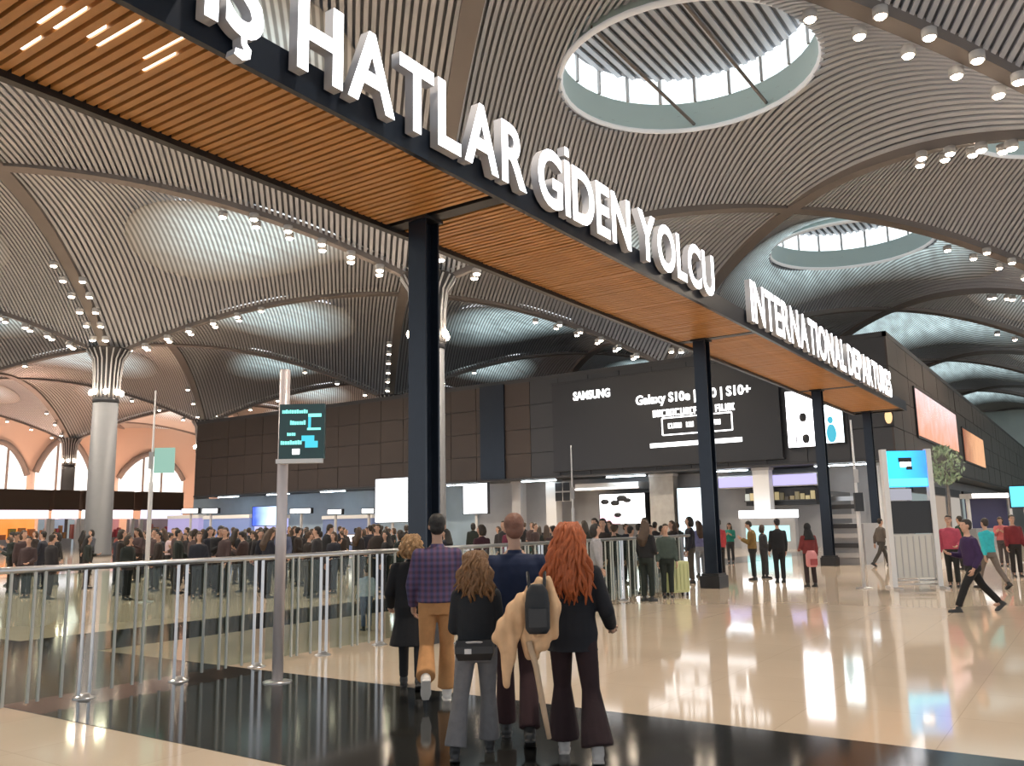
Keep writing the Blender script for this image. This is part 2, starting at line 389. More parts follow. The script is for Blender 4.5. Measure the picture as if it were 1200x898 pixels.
for a in range(-9, 4):
    for b in range(-4, 12):
        if (a+b) % 2 == 0: continue
        P, low = corner(a, b)
        if low: continue
        for da, db in ((1, 1), (1, -1), (-1, 1), (-1, -1)):
            Q, _ = corner(a+da, b+db)
            d = Q-P; dxy = Vector((d.x, d.y, 0)).normalized(); nrm = Vector((-dxy.y, dxy.x, 0))
            mid = (P+Q)/2; dep = (mid-CAM).dot(HEAD); lat = (mid-CAM).dot(RIGHT)
            if dep < -6 or abs(lat) > .62*dep+26 or dep > 190: continue
            rs = []
            for i in range(15):
                s = i/14; c = P.lerp(Q, s); c.z = HJ-(HJ-HC)*s*s
                hw = .42*(1-.35*s)
                rs.append([c-nrm*hw+Vector((0, 0, -.14)), c+nrm*hw+Vector((0, 0, -.14)), c+nrm*hw+Vector((0, 0, .35)), c-nrm*hw+Vector((0, 0, .35))])
            rb = MB().rings(rs, 0, True, False).obj('ceiling_rib', m_rib); tag(rb, kind='structure')
            if dep > 3 and abs(lat) < .6*dep+6 and dep < 120:
                SS = (.5, .58, .66, .74, .81, .88) if dep < 80 else (.6, .75, .88)
                for s in SS:
                    c = P.lerp(Q, s); c.z = HJ-(HJ-HC)*s*s-.48
                    for sd in ((-1, 1) if dep < 70 and s > .55 else (1,)):
                        o = link('ceiling_spotlight', LAMP, loc=c+nrm*sd*.9*(1-.6*s)+Vector((0, 0, -.05)))
                        rt = RIB_TEXT.get(((a, b), (a+da, b+db))); nth = len(SS)-1-SS.index(s)
                        side = '' if s <= .55 or dep >= 70 else (' on its near side' if ((c+nrm*sd)-CAM).length < ((c-nrm*sd)-CAM).length else ' on its far side')
                        tag(o, (ORDER[nth]+' downlight'+side+', '+rt) if rt else 'small round downlight along one of the other distant ceiling ribs', 'spotlight', 'downlights along the ceiling ribs')
                if dep < 75:
                    c = P.lerp(Q, .72); c.z = HJ-(HJ-HC)*.52-1.0; spot(c, SPOT_W)
def column(a, b, label, seen_top=True):
    P, _ = corner(a, b)
    t = empty('column', (P.x, P.y, 0)); tag(t, label, 'column', 'tall concrete columns under the vaults')
    MB().lathe([(.98, 0), (.98, .15), (.92, .18), (.86, 11.0)], n=24).obj('shaft', m_conc, t)
    MB().lathe([(.88, 11.0), (.90, 11.05), (.90, 11.25), (.88, 11.3)], n=24).obj('collar', m_black, t)
    mb = MB()
    for i in range(8):
        an = 2*PI*i/8+.2; mb.ball((1.02*math.cos(an), 1.02*math.sin(an), 11.75), .17, .17, .22, 8, 6)
    mb.obj('lamp_ring', m_warm, t)
    MB().lathe([(.80, 11.3), (.84, 13.2), (1.0, 14.4), (1.5, 15.0)], n=24, cap=False).obj('capital_core', m_dark, t)
    for i in range(20):
        an = 2*PI*i/20; c, s = math.cos(an), math.sin(an)
        MB().tube([(r*c, r*s, z) for r, z in ((.90, 11.35), (.92, 13.0), (1.05, 14.2), (1.5, 14.9))], .055, 6).obj('slat', m_paint, t)
    return t
column(-1, 0, 'light grey column rising just behind the nearest dark gantry post')
column(-3, 0, 'thick grey column with lamp ring standing left of the brown cladding')
column(-3, 2, 'column with pale flared top behind the brown cladding, just left of nearest post')
column(-5, 2, 'column with thin pale flared top above the far left end of the cladding')
column(-7, 2, 'small distant column near the bright end windows at the far left')
column(-5, 4, 'distant column hidden behind the brown cladding beyond the flared ones')
column(-7, 4, 'most distant column at the far left, before the orange-lit end wall')
column(1, 0, 'near column on the open floor to the right of the walkway')

# ------------------------------------------------------------------ sign gantry
GZ, GX0, GX1 = 6.5, -9.15, -6.85
GY0, GY1 = -1.5, None
GY1 = onx(1062, 478, GX1).y
g = empty('sign_gantry', (-8.5, 10, 0)); tag(g, 'long timber-slatted gantry on dark posts carrying large white letters', 'gantry')
gi = Vector((8.5, -10, 0))
def gpart(name, mb, m): o = mb.obj(name, m, g); o.location = gi; return o
PX = -8.45
post_y = [onx(497, 500, PX).y, onx(827, 500, PX).y, onx(962, 520, PX).y, GY1-.45]
gpart('fascia', MB().box(GX1-.08, GX1, GY0, GY1, GZ-.06, GZ+.36), m_navy)
gpart('edge_beam', MB().box(GX0-.02, GX0+.1, GY0, GY1, GZ-.08, GZ+.34), m_black)
gpart('end_beam', MB().box(GX0, GX1, GY1, GY1+.12, GZ-.06, GZ+.3), m_black)
gpart('soffit_board', MB().box(GX0+.1, GX1-.08, GY0, GY1, GZ+.16, GZ+.2), m_woodback)
gpart('top_tray', MB().box(GX0, GX1-.3, GY0, GY1, GZ+.22, GZ+.3), m_dark)
slat_me = MB().box(GX0+.1, GX1-.08, -.044, .044, 0, .06).mesh('slat', m_wood)
y = GY0+.1; k = 0
while y < GY1-.1:
    if min(abs(y-py) for py in post_y) > .16:
        o = link('slat', slat_me, g); o.location = gi+Vector((0, y, GZ+random.uniform(-.006, .006)))
    y += .136; k += 1
for py in post_y: gpart('cross_beam', MB().box(GX0+.1, GX1-.08, py-.13, py+.13, GZ-.015, GZ+.14), m_black)
for (px, pyy, ln) in ((85, 12, .55), (40, 42, .35), (120, 30, .3), (135, 35, .5), (185, 62, .55), (200, 45, .8), (60, 8, .4), (150, 20, .35)):   # bright slat highlights set as glowing bars in the soffit gaps
    p = onz(px, pyy, GZ+.12); yy = GY0+.1+.136*(round((p.y-GY0-.1)/.136-.5)+.5)
    gpart('gap_highlight', MB().box(p.x-ln/2, p.x+ln/2, yy-.022, yy+.022, GZ+.02, GZ+.05), emis('gap_glow', (1, .86, .68), 3.0))
for i, py in enumerate(post_y):
    p = MB()
    w = .17
    p.box(PX-w, PX+w, py-.17, py-.135, 0, GZ+.1); p.box(PX-w, PX+w, py+.135, py+.17, 0, GZ+.1); p.box(PX-.03, PX+.03, py-.135, py+.135, 0, GZ+.1)
    po = gpart('post', p, m_navy)
    b = MB().box(PX-.26, PX+.26, py-.32, py+.32, 0, .3); b.box(PX-.23, PX+.23, py-.27, py+.27, .3, .36)
    bo = b.obj('post_base', m_black, po)
    gpart('fixing_plate', MB().box(PX-.22, PX+.22, py-.22, py+.22, GZ-.05, GZ), m_black)

def glyph(ch, depth, bold):
    """outline of one capital from the built-in font, fattened; returns mesh, width (units of cap height)"""
    base = {'Ş': 'S', 'İ': 'I'}.get(ch, ch)
    c = bpy.data.curves.new('glyph', 'FONT'); c.body = base; c.size = 1/.682; c.offset = bold; c.extrude = depth; c.bevel_depth = 0; c.resolution_u = 5
    o = bpy.data.objects.new('glyph', c); COL.objects.link(o)
    dg = bpy.context.evaluated_depsgraph_get()
    me = bpy.data.meshes.new_from_object(o.evaluated_get(dg)); bpy.data.objects.remove(o); bpy.data.curves.remove(c)
    bm = bmesh.new(); bm.from_mesh(me)
    if ch in 'Şİ':
        xs = [v.co.x for v in bm.verts]; cx = (min(xs)+max(xs))/2
        def prism(pts):
            lo = [bm.verts.new((x, y, -depth)) for x, y in pts]; hi = [bm.verts.new((x, y, depth)) for x, y in pts]
            bm.faces.new(hi); bm.faces.new(lo[::-1])
            for i in range(len(pts)): bm.faces.new((lo[i], lo[(i+1) % len(pts)], hi[(i+1) % len(pts)], hi[i]))
        if ch == 'İ': prism([(cx-.085, 1.12), (cx+.085, 1.12), (cx+.085, 1.29), (cx-.085, 1.29)])
        else: prism([(cx-.16, -.30), (cx-.02, -.33), (cx+.10, -.27), (cx+.12, -.16), (cx+.04, -.10), (cx+.05, .02), (cx-.06, .02), (cx-.05, -.14), (cx, -.20), (cx-.14, -.22)])
    x0 = min(v.co.x for v in bm.verts); x1 = max(v.co.x for v in bm.verts)
    for v in bm.verts: v.co.x -= x0
    bm.normal_update()
    for f in bm.faces: f.material_index = 0 if f.normal.z > .5 else 1
    bm.to_mesh(me); bm.free()
    return me, x1-x0
GL = {}
def sign_text(text, y0, y1, z, cap, name, x, parent, mats, bold=.035, before=''):
    """letters standing on a line along +Y, read from +X; the text fills y0..y1, 'before' is set in front of it at the same scale"""
    def lay(t):
        items = []; cur = 0
        for ch in t:
            if ch == ' ': cur += .34; continue
            if (ch, bold) not in GL: GL[(ch, bold)] = glyph(ch, .07, bold)
            me, w = GL[(ch, bold)]; items.append((ch, me, cur)); cur += w+.115
        return items, cur-.115
    it, tot = lay(text); sc = (y1-y0)/tot
    allit = [(c, m, y0+o*sc) for c, m, o in it]
    if before:
        ib, tb = lay(before); allit = [(c, m, y0-(.50+tb+.115)*sc+o*sc) for c, m, o in ib]+allit
    for ch, me, yy in allit:
        if len(me.materials) == 0:
            for mm in mats: me.materials.append(mm)
        o = link(name, me, parent, rot=(PI/2, 0, PI/2)); o.scale = (sc, cap, 1)
        o.location = Vector((x, yy, z))+(gi if parent is g else Vector())
LX = GX1+.10
pz = GZ+.15
yH0 = onx(343, 80, LX).y; yU1 = onx(835, 350, LX).y
sign_text('HATLAR GİDEN YOLCU', yH0, yU1, pz, .90, 'letter', LX, g, [m_letter, m_letter_side], before='DIŞ')
yI0 = onx(879, 386, LX).y; yS1 = onx(1044, 468, LX).y
sign_text('INTERNATIONAL DEPARTURES', yI0, yS1, pz-.05, 1.0, 'letter', LX, g, [m_letter, m_letter_side])

# ------------------------------------------------------------------ glass railing
RX, RZ = -8.86, 1.33
r = empty('glass_railing', (RX, 0, 0)); tag(r, 'glass railing with steel handrail and slim posts beside the dark floor band', 'railing')
r_end = post_y[1]-.5
MB().tube([(0, -3, RZ), (0, r_end, RZ)], .035, 10).obj('handrail', m_steel, r)
post_me = MB().box(-.022, .022, -.062, -.05, 0, RZ-.02).box(-.022, .022, .05, .062, 0, RZ-.02).mesh('post', m_steel)
fl_me = MB().lathe([(.11, 0), (.11, .012), (.08, .02), (.05, .05)], n=14).mesh('post_flange', m_steel)
rod_me = MB().box(-.012, .012, -.012, .012, .06, RZ-.02).mesh('baluster', mat('baluster_paint', (.40, .41, .39), .4))
pane_me = MB().box(-.006, .006, -.44, .44, .08, RZ-.06).mesh('glass_pane', m_glass)
y = -2.6; rods = []
while y < r_end:
    po = link('post', post_me, r, loc=(0, y, 0)); link('post_flange', fl_me, po)
    if y+1.1 < r_end:
        link('glass_pane', pane_me, r, loc=(.02, y+.55, 0)); [link('baluster', rod_me, r, loc=(.05, y+q_, 0)) for q_ in (.27, .5, .6, .83)]
    y += 1.1

# ------------------------------------------------------------------ wayfinding pole with teal sign, slim masts
p = onz(325, 800, 0); rz = YAW+PI*0   # faces the camera
t = empty('wayfinding_pole', p, YAW); tag(t, 'tall grey wayfinding pole with teal lit sign beside the railing', 'sign')
dep = p.dot(HEAD); mpp = dep/F_PX
top = 1.68+(626-439)*mpp
MB().tube([(0, 0, 0), (0, 0, top)], .062, 14).obj('pole', mat('pole_paint', (.62, .55, .54), .35, .2), t)
MB().lathe([(.16, 0), (.16, .015), (.07, .03)], n=16).obj('base_plate', m_steel, t)
z0, z1 = 1.68+(620-540)*mpp, 1.68+(620-476)*mpp; x0, x1 = -.02, .50
MB().box(x0, x1, -.12, -.06, z0, z1).obj('sign_panel', mat('teal_panel', (.004, .045, .045), .3), t)
m_tg = emis('teal_text', (.25, .95, .85), 1.1); m_tb = emis('teal_blue', (.05, .55, .7), 1.0)
mb = MB(); sgw = x1-x0; sgh = z1-z0
def sg(u0, u1, v0, v1, mi): mb.box(x0+u0*sgw, x0+u1*sgw, -.126, -.118, z1-v1*sgh, z1-v0*sgh, mi)
random.seed(3)
for (u0, u1, v0, v1) in ((.06, .62, .10, .17), (.24, .58, .30, .38), (.18, .36, .52, .58), (.04, .5, .66, .74)):
    u = u0
    while u < u1:
        w = random.uniform(.02, .05); sg(u, min(u+w, u1), v0+random.uniform(0, .02), v1, 0); u += w+.012
mb.obj('sign_lettering', [m_tg, m_tb], t)['kind'] = 'stuff'
mb = MB(); sg(.64, .93, .18, .24, 0); sg(.64, .70, .24, .44, 1); sg(.62, .92, .44, .48, 0); sg(.5, .78, .58, .68, 1); sg(.58, .86, .68, .8, 1)
mb.obj('sign_arrow', [m_tg, m_tb], t)['kind'] = 'stuff'
mb = MB(); sg(.30, .46, .82, .92, 0); mb.obj('pictogram', m_white, t)
MB().box(x0-.03, x1-.02, -.13, -.05, z0-.05, z0).obj('sign_edge', m_offwhite, t)

def mast(px, py_foot, py_top, label, r0=.055, r1=.03, deco=None):
    p = onz(px, py_foot, 0); dep = p.dot(HEAD); q = ond(px, py_top, dep)
    t = empty('slim_mast', p, YAW); tag(t, label, 'mast')
    h = q.z
    MB().tube([(0, 0, 0), (0, 0, h*.55), (0, 0, h*.56), (0, 0, h)], [r0, r0, r1, r1*.6], 10).obj('pole', m_offwhite, t)
    MB().lathe([(.2, 0), (.2, .02), (.08, .04)], n=12).obj('base_plate', m_steel, t)
    MB().box(-.05, .05, -.09, -.04, h*.62, h*.7).obj('fitting', m_paint, t)
    if deco: deco(t, h)
    return t
def green_flag(t, h): MB().box(.06, .55, -.03, .03, h*.60, h*.72).obj('sign_panel', emis('pale_green_panel', (.45, .8, .65), .5), t)
mast(170, 706, 458, 'slim white mast with small green sign behind the railing, before the grey column', deco=green_flag)
mast(674, 690, 522, 'slim grey mast behind the crowd, below the white logo on the billboard', .04, .025)
def black_box(t, h): MB().box(-.1, .1, -.14, -.04, h*.45, h*.56).obj('device', m_black, t)
mast(1013, 690, 492, 'slim white mast with a black device just left of the blue screen stand', .05, .035, black_box)

# ------------------------------------------------------------------ clad mezzanine block
WY, WX0, WX1, WZ0, WZ1 = 51.6, -72.5, -9.2, 5.0, 12.0
core = MB().box(WX0+.1, WX1-.12, WY+.12, WY+60, WZ0, WZ1-.05); core.box(WX0, WX1, WY, WY+.2, WZ1-.05, WZ1+.25)
core.box(WX1-.2, WX1, WY, WY+120, WZ1-.05, WZ1+.25); core.box(WX1-8, WX1-.12, WY+60, WY+120, WZ0, WZ1)
wall = core.obj('wall_mezzanine', m_dark); tag(wall, kind='structure')
npan, nrow = 26, 4
pw = (WX1-WX0)/npan; ph = (WZ1-WZ0)/nrow
pan_me = MB().box(.02, pw-.02, -.10, .0, .02, ph-.02).mesh('panel', m_clad)
pan2 = MB().box(.02, pw-.02, -.10, .0, .02, ph-.02).mesh('panel', m_clad2)
bx0 = ony(652, 500, WY).x
for i in range(npan):
    x = WX0+i*pw
    for j in range(nrow):
        link('panel', pan2 if (x > bx0-4.5) else pan_me, wall, loc=(x, WY+.12+random.uniform(-.015, .015), WZ0+j*ph))
sp_me = MB().box(0, .10, .02, 2.96, .02, ph-.02).mesh('side_panel', m_clad)
for i in range(40):
    for j in range(nrow): link('side_panel', sp_me, wall, loc=(WX1-.12+random.uniform(-.012, .012), WY+i*3, WZ0+j*ph))
# darker upright pier in the cladding, left of the billboard
MB().box(ony(562, 500, WY-.2).x, ony(590, 500, WY-.2).x, WY-.15, WY+.2, WZ0, WZ1).obj('pier', m_navy, wall)

sd_ = MB().box(WX1-2.2, WX1-2.0, WY+3.6, WY+120, 0, WZ0).obj('wall_shops_side', mat('side_shop_wall', (.20, .19, .19), .45, var=.3, vscale=.6)); tag(sd_, kind='structure')
so2 = MB().box(WX1-2.2, WX1-.1, WY+2.2, WY+120, WZ0-.12, WZ0-.001).obj('ceiling_soffit', m_dark); tag(so2, kind='structure')
for i in range(8):
    y0 = WY+6+i*9; fr_ = MB().box(WX1-2.0, WX1-1.9, y0, y0+6.5, .1, 3.4).obj('shop_glazing', emis('side_shop_glow', ((.9, .8, .7), (.5, .6, .6), (.8, .6, .45))[i % 3], .35), sd_)
    MB().box(WX1-2.0, WX1-1.8, y0, y0+6.5, 3.5, 4.1).obj('shop_fascia', m_dark, sd_)
def text_run(mb, x0, x1, z0, z1, yy, seed, fill=.8):
    """a row of letter-high strokes, too far to read"""
    rd = random.Random(seed); x = x0; h = z1-z0
    while x < x1:
        w = h*rd.uniform(.45, .75)
        if rd.random() < fill:
            t = h*.2; k = rd.randrange(5); e = min(x+w, x1)
            mb.box(x, min(x+t, x1), yy-.03, yy, z0, z1)
            if k in (0, 1, 4): mb.box(x, e, yy-.03, yy, z1-t, z1)
            if k in (1, 2, 3): mb.box(x, e, yy-.03, yy, z0, z0+t)
            if k in (0, 2, 3, 4): mb.box(max(x, e-t), e, yy-.03, yy, z0, z1)
            if k in (3, 4): mb.box(x, e, yy-.03, yy, (z0+z1)/2-t/2, (z0+z1)/2+t/2)
        x += w+h*.16
def rect(px0, py0, px1, py1, Y):
    """metres of a level rectangle on the wall plane Y that covers these pixels"""
    a = ony(px0, (py0+py1)/2, Y); b = ony(px1, (py0+py1)/2, Y); c = ony((px0+px1)/2, py0, Y); d = ony((px0+px1)/2, py1, Y)
    return a.x, b.x, d.z, c.z
BY = WY-.05
x0, x1, z0, z1 = rect(650, 435, 916, 540, BY)
z1 = min(z1, WZ1-.3); z0 = WZ0+.35
bb = empty('billboard', (x0, BY-.2, z0)); tag(bb, 'wide black advertising billboard with lines of white text on dark wall', 'billboard')
MB().box(0, x1-x0, -.1, .15, 0, z1-z0).obj('face', m_bill, bb)
fr = MB(); fr.box(-.08, x1-x0+.08, -.13, .15, -.08, 0); fr.box(-.08, x1-x0+.08, -.13, .15, z1-z0, z1-z0+.08); fr.obj('frame', m_black, bb)
def billtext(body, px0, px1, yc, hpx, name, bold=.02, tilt=0):
    a = ony(px0, yc, BY-.3); b = ony(px1, yc, BY-.3)
    c = bpy.data.curves.new('t', 'FONT'); c.body = body; c.size = 1; c.offset = bold; c.extrude = .02; c.resolution_u = 3
    o = bpy.data.objects.new('t', c); COL.objects.link(o)
    me = bpy.data.meshes.new_from_object(o.evaluated_get(bpy.context.evaluated_depsgraph_get())); bpy.data.objects.remove(o)
    xs = [v.co.x for v in me.vertices]; ys = [v.co.y for v in me.vertices]
    w = max(xs)-min(xs); hcap = .682
    H = ony(px0, yc-hpx/2, BY-.3).z-ony(px0, yc+hpx/2, BY-.3).z
    me.transform(Matrix.Translation((-min(xs), 0, 0)))
    me.transform(Matrix.Diagonal(((b.x-a.x)/w, H/hcap, 1, 1)))
    me.materials.append(m_white)
    o = link(name, me, bb, rot=(PI/2, 0, 0)); o.location = Vector((a.x-x0, -.13, (a.z+b.z)/2-H/2-z0)); return o
billtext('SAMSUNG', 672, 715, 462.5, 9, 'logo_lettering', .03)
billtext('Galaxy S10e | S10 | S10+', 745, 880, 463, 10, 'headline', .025)
ml = MB()
def run(px0, px1, yc, hpx, seed, fill=.95):
    a = ony(px0, yc, BY-.3); b = ony(px1, yc, BY-.3); H = ony(px0, yc-hpx/2, BY-.3).z-ony(px0, yc+hpx/2, BY-.3).z; zc = (a.z+b.z)/2
    text_run(ml, a.x-x0, b.x-x0, zc-H/2-z0, zc+H/2-z0, -.10, seed, fill)
run(765, 861, 481, 8, 1); run(778, 846, 497, 6, 2, .7)
a = ony(762, 519, BY-.3); b = ony(870, 519, BY-.3); zc = (a.z+b.z)/2
ml.box(a.x-x0, b.x-x0, -.13, -.1, zc-.14-z0, zc+.14-z0)
a = ony(776, 497, BY-.3); b = ony(858, 497, BY-.3); zc = (a.z+b.z)/2-z0          # rounded outline round the third line
for zz in (-.55, .55): ml.box(a.x-x0, b.x-x0, -.12, -.1, zc+zz-.04, zc+zz+.04)
for xx in (a.x-x0, b.x-x0): ml.box(xx-.04, xx+.04, -.12, -.1, zc-.55, zc+.55)
ml.obj('small_print', m_white, bb)['kind'] = 'stuff'

def lit_panel(name, px0, py0, px1, py1, Y, m, label, cat, depth=.25, frame=m_black, extra=None, stand=False, ground=False):
    x0, x1, z0, z1 = rect(px0, py0, px1, py1, Y)
    if ground: z0 = .06
    t = empty(name, (x0, Y, z0)); tag(t, label, cat)
    w, h = x1-x0, z1-z0
    if w < 0: w = abs(w)
    MB().box(0, w, 0, .02, 0, h).obj('screen', m, t)
    e = .05
    f = MB(); f.box(-e, w+e, .021, depth, -e, h+e); f.box(-e, 0, -.02, .021, -e, h+e); f.box(w, w+e, -.02, .021, -e, h+e); f.box(0, w, -.02, .021, -e, 0); f.box(0, w, -.02, .021, h, h+e)
    f.obj('casing', frame, t)
    if stand: MB().box(w/2-.07, w/2+.07, .05, .2, -z0+.03, 0).box(w/2-.4, w/2+.4, -.2, .45, -z0, -z0+.03).obj('stand', m_paint, t)
    if extra: extra(t, w, h)
    return t
m_poster = emis('poster_white', (1, .96, 1), 4.2)
def dots(t, w, h):
    mb = MB()
    mb.ball((w*.62, -.03, h*.52), .22, .04, .3, 8, 6); mb.ball((w*.68, -.03, h*.14), .22, .04, .3, 8, 6); mb.box(w*.3, w*.34, -.03, -.005, h*.05, h*.3)
    mb.obj('printed_marks', m_black, t)['kind'] = 'stuff'
lit_panel('lit_poster', 922, 458, 953, 524, WY-.25, m_poster, 'tall white lit poster with dark marks on the wall, left of third post', 'poster', extra=dots)
m_poster2 = emis('poster_pale', (.85, .97, 1), 3.2)
def figure(t, w, h):
    MB().ball((w*.32, -.02, h*.25), w*.28, .018, h*.25).ball((w*.3, -.02, h*.6), w*.16, .018, h*.1).obj('printed_figure', emis('poster_teal', (.05, .45, .6), .9), t)
lit_panel('lit_poster', 967, 474, 988, 519, WY-.25, m_poster2, 'narrow lit poster with teal figure on the wall, right of third post', 'poster', extra=figure)
# pictures on the long side face
def side_panel(name, px0, px1, yt0, yb0, m, label):
    p0 = onx(px0, yt0, WX1+.1); p1 = onx(px1, yt0, WX1+.1); pb = onx(px0, yb0, WX1+.1)
    t = empty(name, (WX1-.03, p0.y, pb.z)); tag(t, label, 'poster')
    L = p1.y-p0.y; h = p0.z-pb.z
    MB().box(.12, .16, 0, L, 0, h).obj('picture', m, t)
    f = MB(); f.box(0, .12, -.15, L+.15, -.15, h+.15); f.obj('casing', m_black, t); return L, h
m_side1 = graded('side_poster_pink', (.85, .36, .22), (1, .80, .88), .85, 'Z', 0, 4.5, .9, .7)
side_panel('lit_side_poster', 1072, 1116, 455, 508, m_side1, 'large pink and white lit picture on the receding side wall')
m_side2 = graded('side_poster_orange', (.40, .13, .06), (1, .50, .25), .7, 'Y', 0, 8, .8, .8)
side_panel('lit_side_poster', 1128, 1150, 502, 538, m_side2, 'orange lit picture further along the receding side wall')

# ------------------------------------------------------------------ shops under the block
SY = WY+1.5
sh = MB().box(WX0, WX1-.3, SY+1.8, SY+2.0, 0, WZ0).obj('wall_shops', m_shop); tag(sh, kind='structure')
so = MB().box(WX0, WX1, WY-.1, SY+2.2, WZ0-.12, WZ0).obj('ceiling_soffit', m_dark); tag(so, kind='structure')
for i in range(9):  # strip lamps added to brighten the shops under the block
    xx = WX0+4+i*7
    t = empty('added_soffit_light', (xx, WY+.9, WZ0-.24)); tag(t, ['first','second','third','fourth','fifth','sixth','seventh','eighth','ninth'][i]+' added cool fill strip from the left under the brown block overhang', 'fill light', 'added fill strips under the overhang')
    MB().box(-1.5, 1.5, -.08, .08, .05, .12).obj('housing', m_paint, t); MB().box(-1.45, 1.45, -.07, .07, 0, .05).obj('diffuser', emis('added_cool_strip', (.8, .92, 1), 14), t)
def slab(name, px0, py0, px1, py1, Y, m, label, cat, d=.3, mk=None, ground=False):
    x0, x1, z0, z1 = rect(px0, py0, px1, py1, Y)
    if ground: z0 = 0
    t = empty(name, (x0, Y, z0)); tag(t, label, cat)
    (mk or (lambda t, w, h: MB().box(0, w, 0, d, 0, h).obj('body', m, t)))(t, x1-x0, z1-z0); return t
def pier(px0, px1, Y, m, label):
    x0, x1, _, _ = rect(px0, 590, px1, 600, Y)
    t = empty('shop_pier', (x0, Y, 0)); tag(t, label, 'pier')
    w = x1-x0; MB().box(0, w, 0, .8, .12, WZ0-.15).obj('shaft', m, t); MB().box(-.06, w+.06, -.06, .86, 0, .12).obj('plinth', m_dark, t); MB().box(-.05, w+.05, -.05, .85, WZ0-.3, WZ0-.13).obj('head', m_paint, t)
pier(640, 652, SY, m_offwhite, 'narrow white shop pier beneath the left end of the billboard')
pier(762, 790, SY, m_marble, 'brownish marble pier right of the bright white shop poster')
pier(884, 903, SY-1.1, m_offwhite, 'white shop pier right of the second dark gantry post')
pier(1020, 1034, SY, m_offwhite, 'white pier just left of the blue screen stand')
pier(600, 610, SY, m_paint, 'grey pier beside the white screen near the nearest post')
def fascia(t, w, h):
    MB().box(0, w, 0, 1.88, 0, h).obj('board', m_offwhite, t); MB().box(0, w, -.04, 0, h*.1, h*.3).obj('light_line', m_white, t)
slab('shop_fascia', 674, 566, 748, 574, SY-.1, None, 'pale shop fascia with lit line under the billboard, left of marble pier', 'fascia', mk=fascia)
m_lilac = emis('lilac_light', (.55, .5, .95), .9)
def fascia2(t, w, h): MB().box(0, w, .02, 1.88, 0, h).obj('board', m_paint, t); MB().box(0, w, -.02, .02, h*.1, h*.9).obj('light_band', m_lilac, t)
slab('shop_fascia', 842, 556, 957, 571, SY-.1, None, 'lilac glowing shop fascia between the second and third posts', 'fascia', mk=fascia2)
def win4(t, w, h):
    MB().box(0, w, .06, .2, 0, h).obj('board', m_paint, t)
    for i in range(2):
        for j in range(2): MB().box(w*(.04+.5*i), w*(.46+.5*i), 0, .06, h*(.04+.5*j), h*(.46+.5*j)).obj('screen', m_black, t)
slab('screen_cluster', 650, 565, 668, 588, SY-.2, None, 'cluster of four small dark screens on the grey shop wall', 'screen', mk=win4)
m_bright = emis('shop_poster_white', (1, .97, .96), 3.0)
def blots(t, w, h):
    mb = MB()
    for u, v, r in ((.12, .75, .28), (.5, .85, .34), (.62, .78, .25), (.35, .7, .3), (.4, .3, .25)): mb.ball((w*u, -.02, h*v), r*1.2, .05, r*.7, 8, 6)
    mb.obj('dark_marks', m_black, t)['kind'] = 'stuff'; MB().box(0, w*.45, -.03, -.005, 0, h*.32).obj('pink_print', emis('pink_print', (1, .6, .7), 1.2), t)
lit_panel('lit_poster', 703, 579, 756, 614, SY-.15, m_bright, 'big bright white shop poster with dark blots behind the crowd', 'poster', depth=1.92, extra=blots)
m_door = graded('shop_interior', (.7, .9, 1), (1, 1, 1), 1.5, 'X', 0, 3, 1.5, .8)
lit_panel('shop_doorway', 795, 572, 823, 640, SY-.1, m_door, 'bluish white lit shop doorway left of the second gantry post', 'doorway', ground=True)
m_goods = graded('lit_goods', (.05, .04, .03), (.75, .55, .25), .5, 'X', 0, 5, 4.0, 1.6)
def shelf(t, w, h):
    MB().box(0, w, .3, 1.88, 0, h).obj('carcass', m_black, t)
    rd = random.Random(5); n = 14
    for i in range(n):
        c = rd.choice([(.8, .6, .3), (.5, .4, .2), (.7, .7, .6), (.3, .2, .1)])
        MB().box(w*(i+.15)/n, w*(i+.8)/n, .05, .3, h*.3, h*rd.uniform(.45, .8)).obj('display', emis('goods', c, rd.uniform(.1, .8)), t)
    MB().box(0, w, 0, .3, h*.24, h*.3).obj('shelf_board', m_dark, t)
slab('shop_window', 872, 572, 955, 592, SY-.1, None, 'long dark shop window with golden goods above the lit counter', 'shop window', mk=shelf)
def counter(t, w, h):
    MB().box(0, w, 0, .6, 0, h*.8).obj('body', m_shop, t); MB().box(-.05, w+.05, -.05, .65, h*.8, h).obj('top', m_white, t); MB().box(w*.1, w*.9, -.03, 0, h*.2, h*.6).obj('light_panel', emis('counter_teal', (.5, .95, .95), 1.0), t)
slab('shop_counter', 868, 598, 932, 640, SY-2.2, None, 'counter with bright white top behind the waiting passengers at right', 'counter', mk=counter, ground=True)
lit_panel('screen', 440, 561, 478, 612, WY-6, emis('screen_white', (.95, .97, 1), 2.3), 'bright white screen just left of the nearest gantry post', 'screen', stand=True)
lit_panel('screen', 543, 567, 571, 602, WY-4, emis('screen_white', (.95, .97, 1), 2.0), 'smaller bright white screen just right of the nearest gantry post', 'screen', stand=True)
m_bluescr = graded('screen_blue', (.03, .08, .7), (.5, .7, 1), 1.6, 'X', .3, 2.2, .8, .6)
lit_panel('screen', 296, 594, 324, 616, WY-5, m_bluescr, 'bright blue screen left of the tall wayfinding pole', 'screen', stand=True)
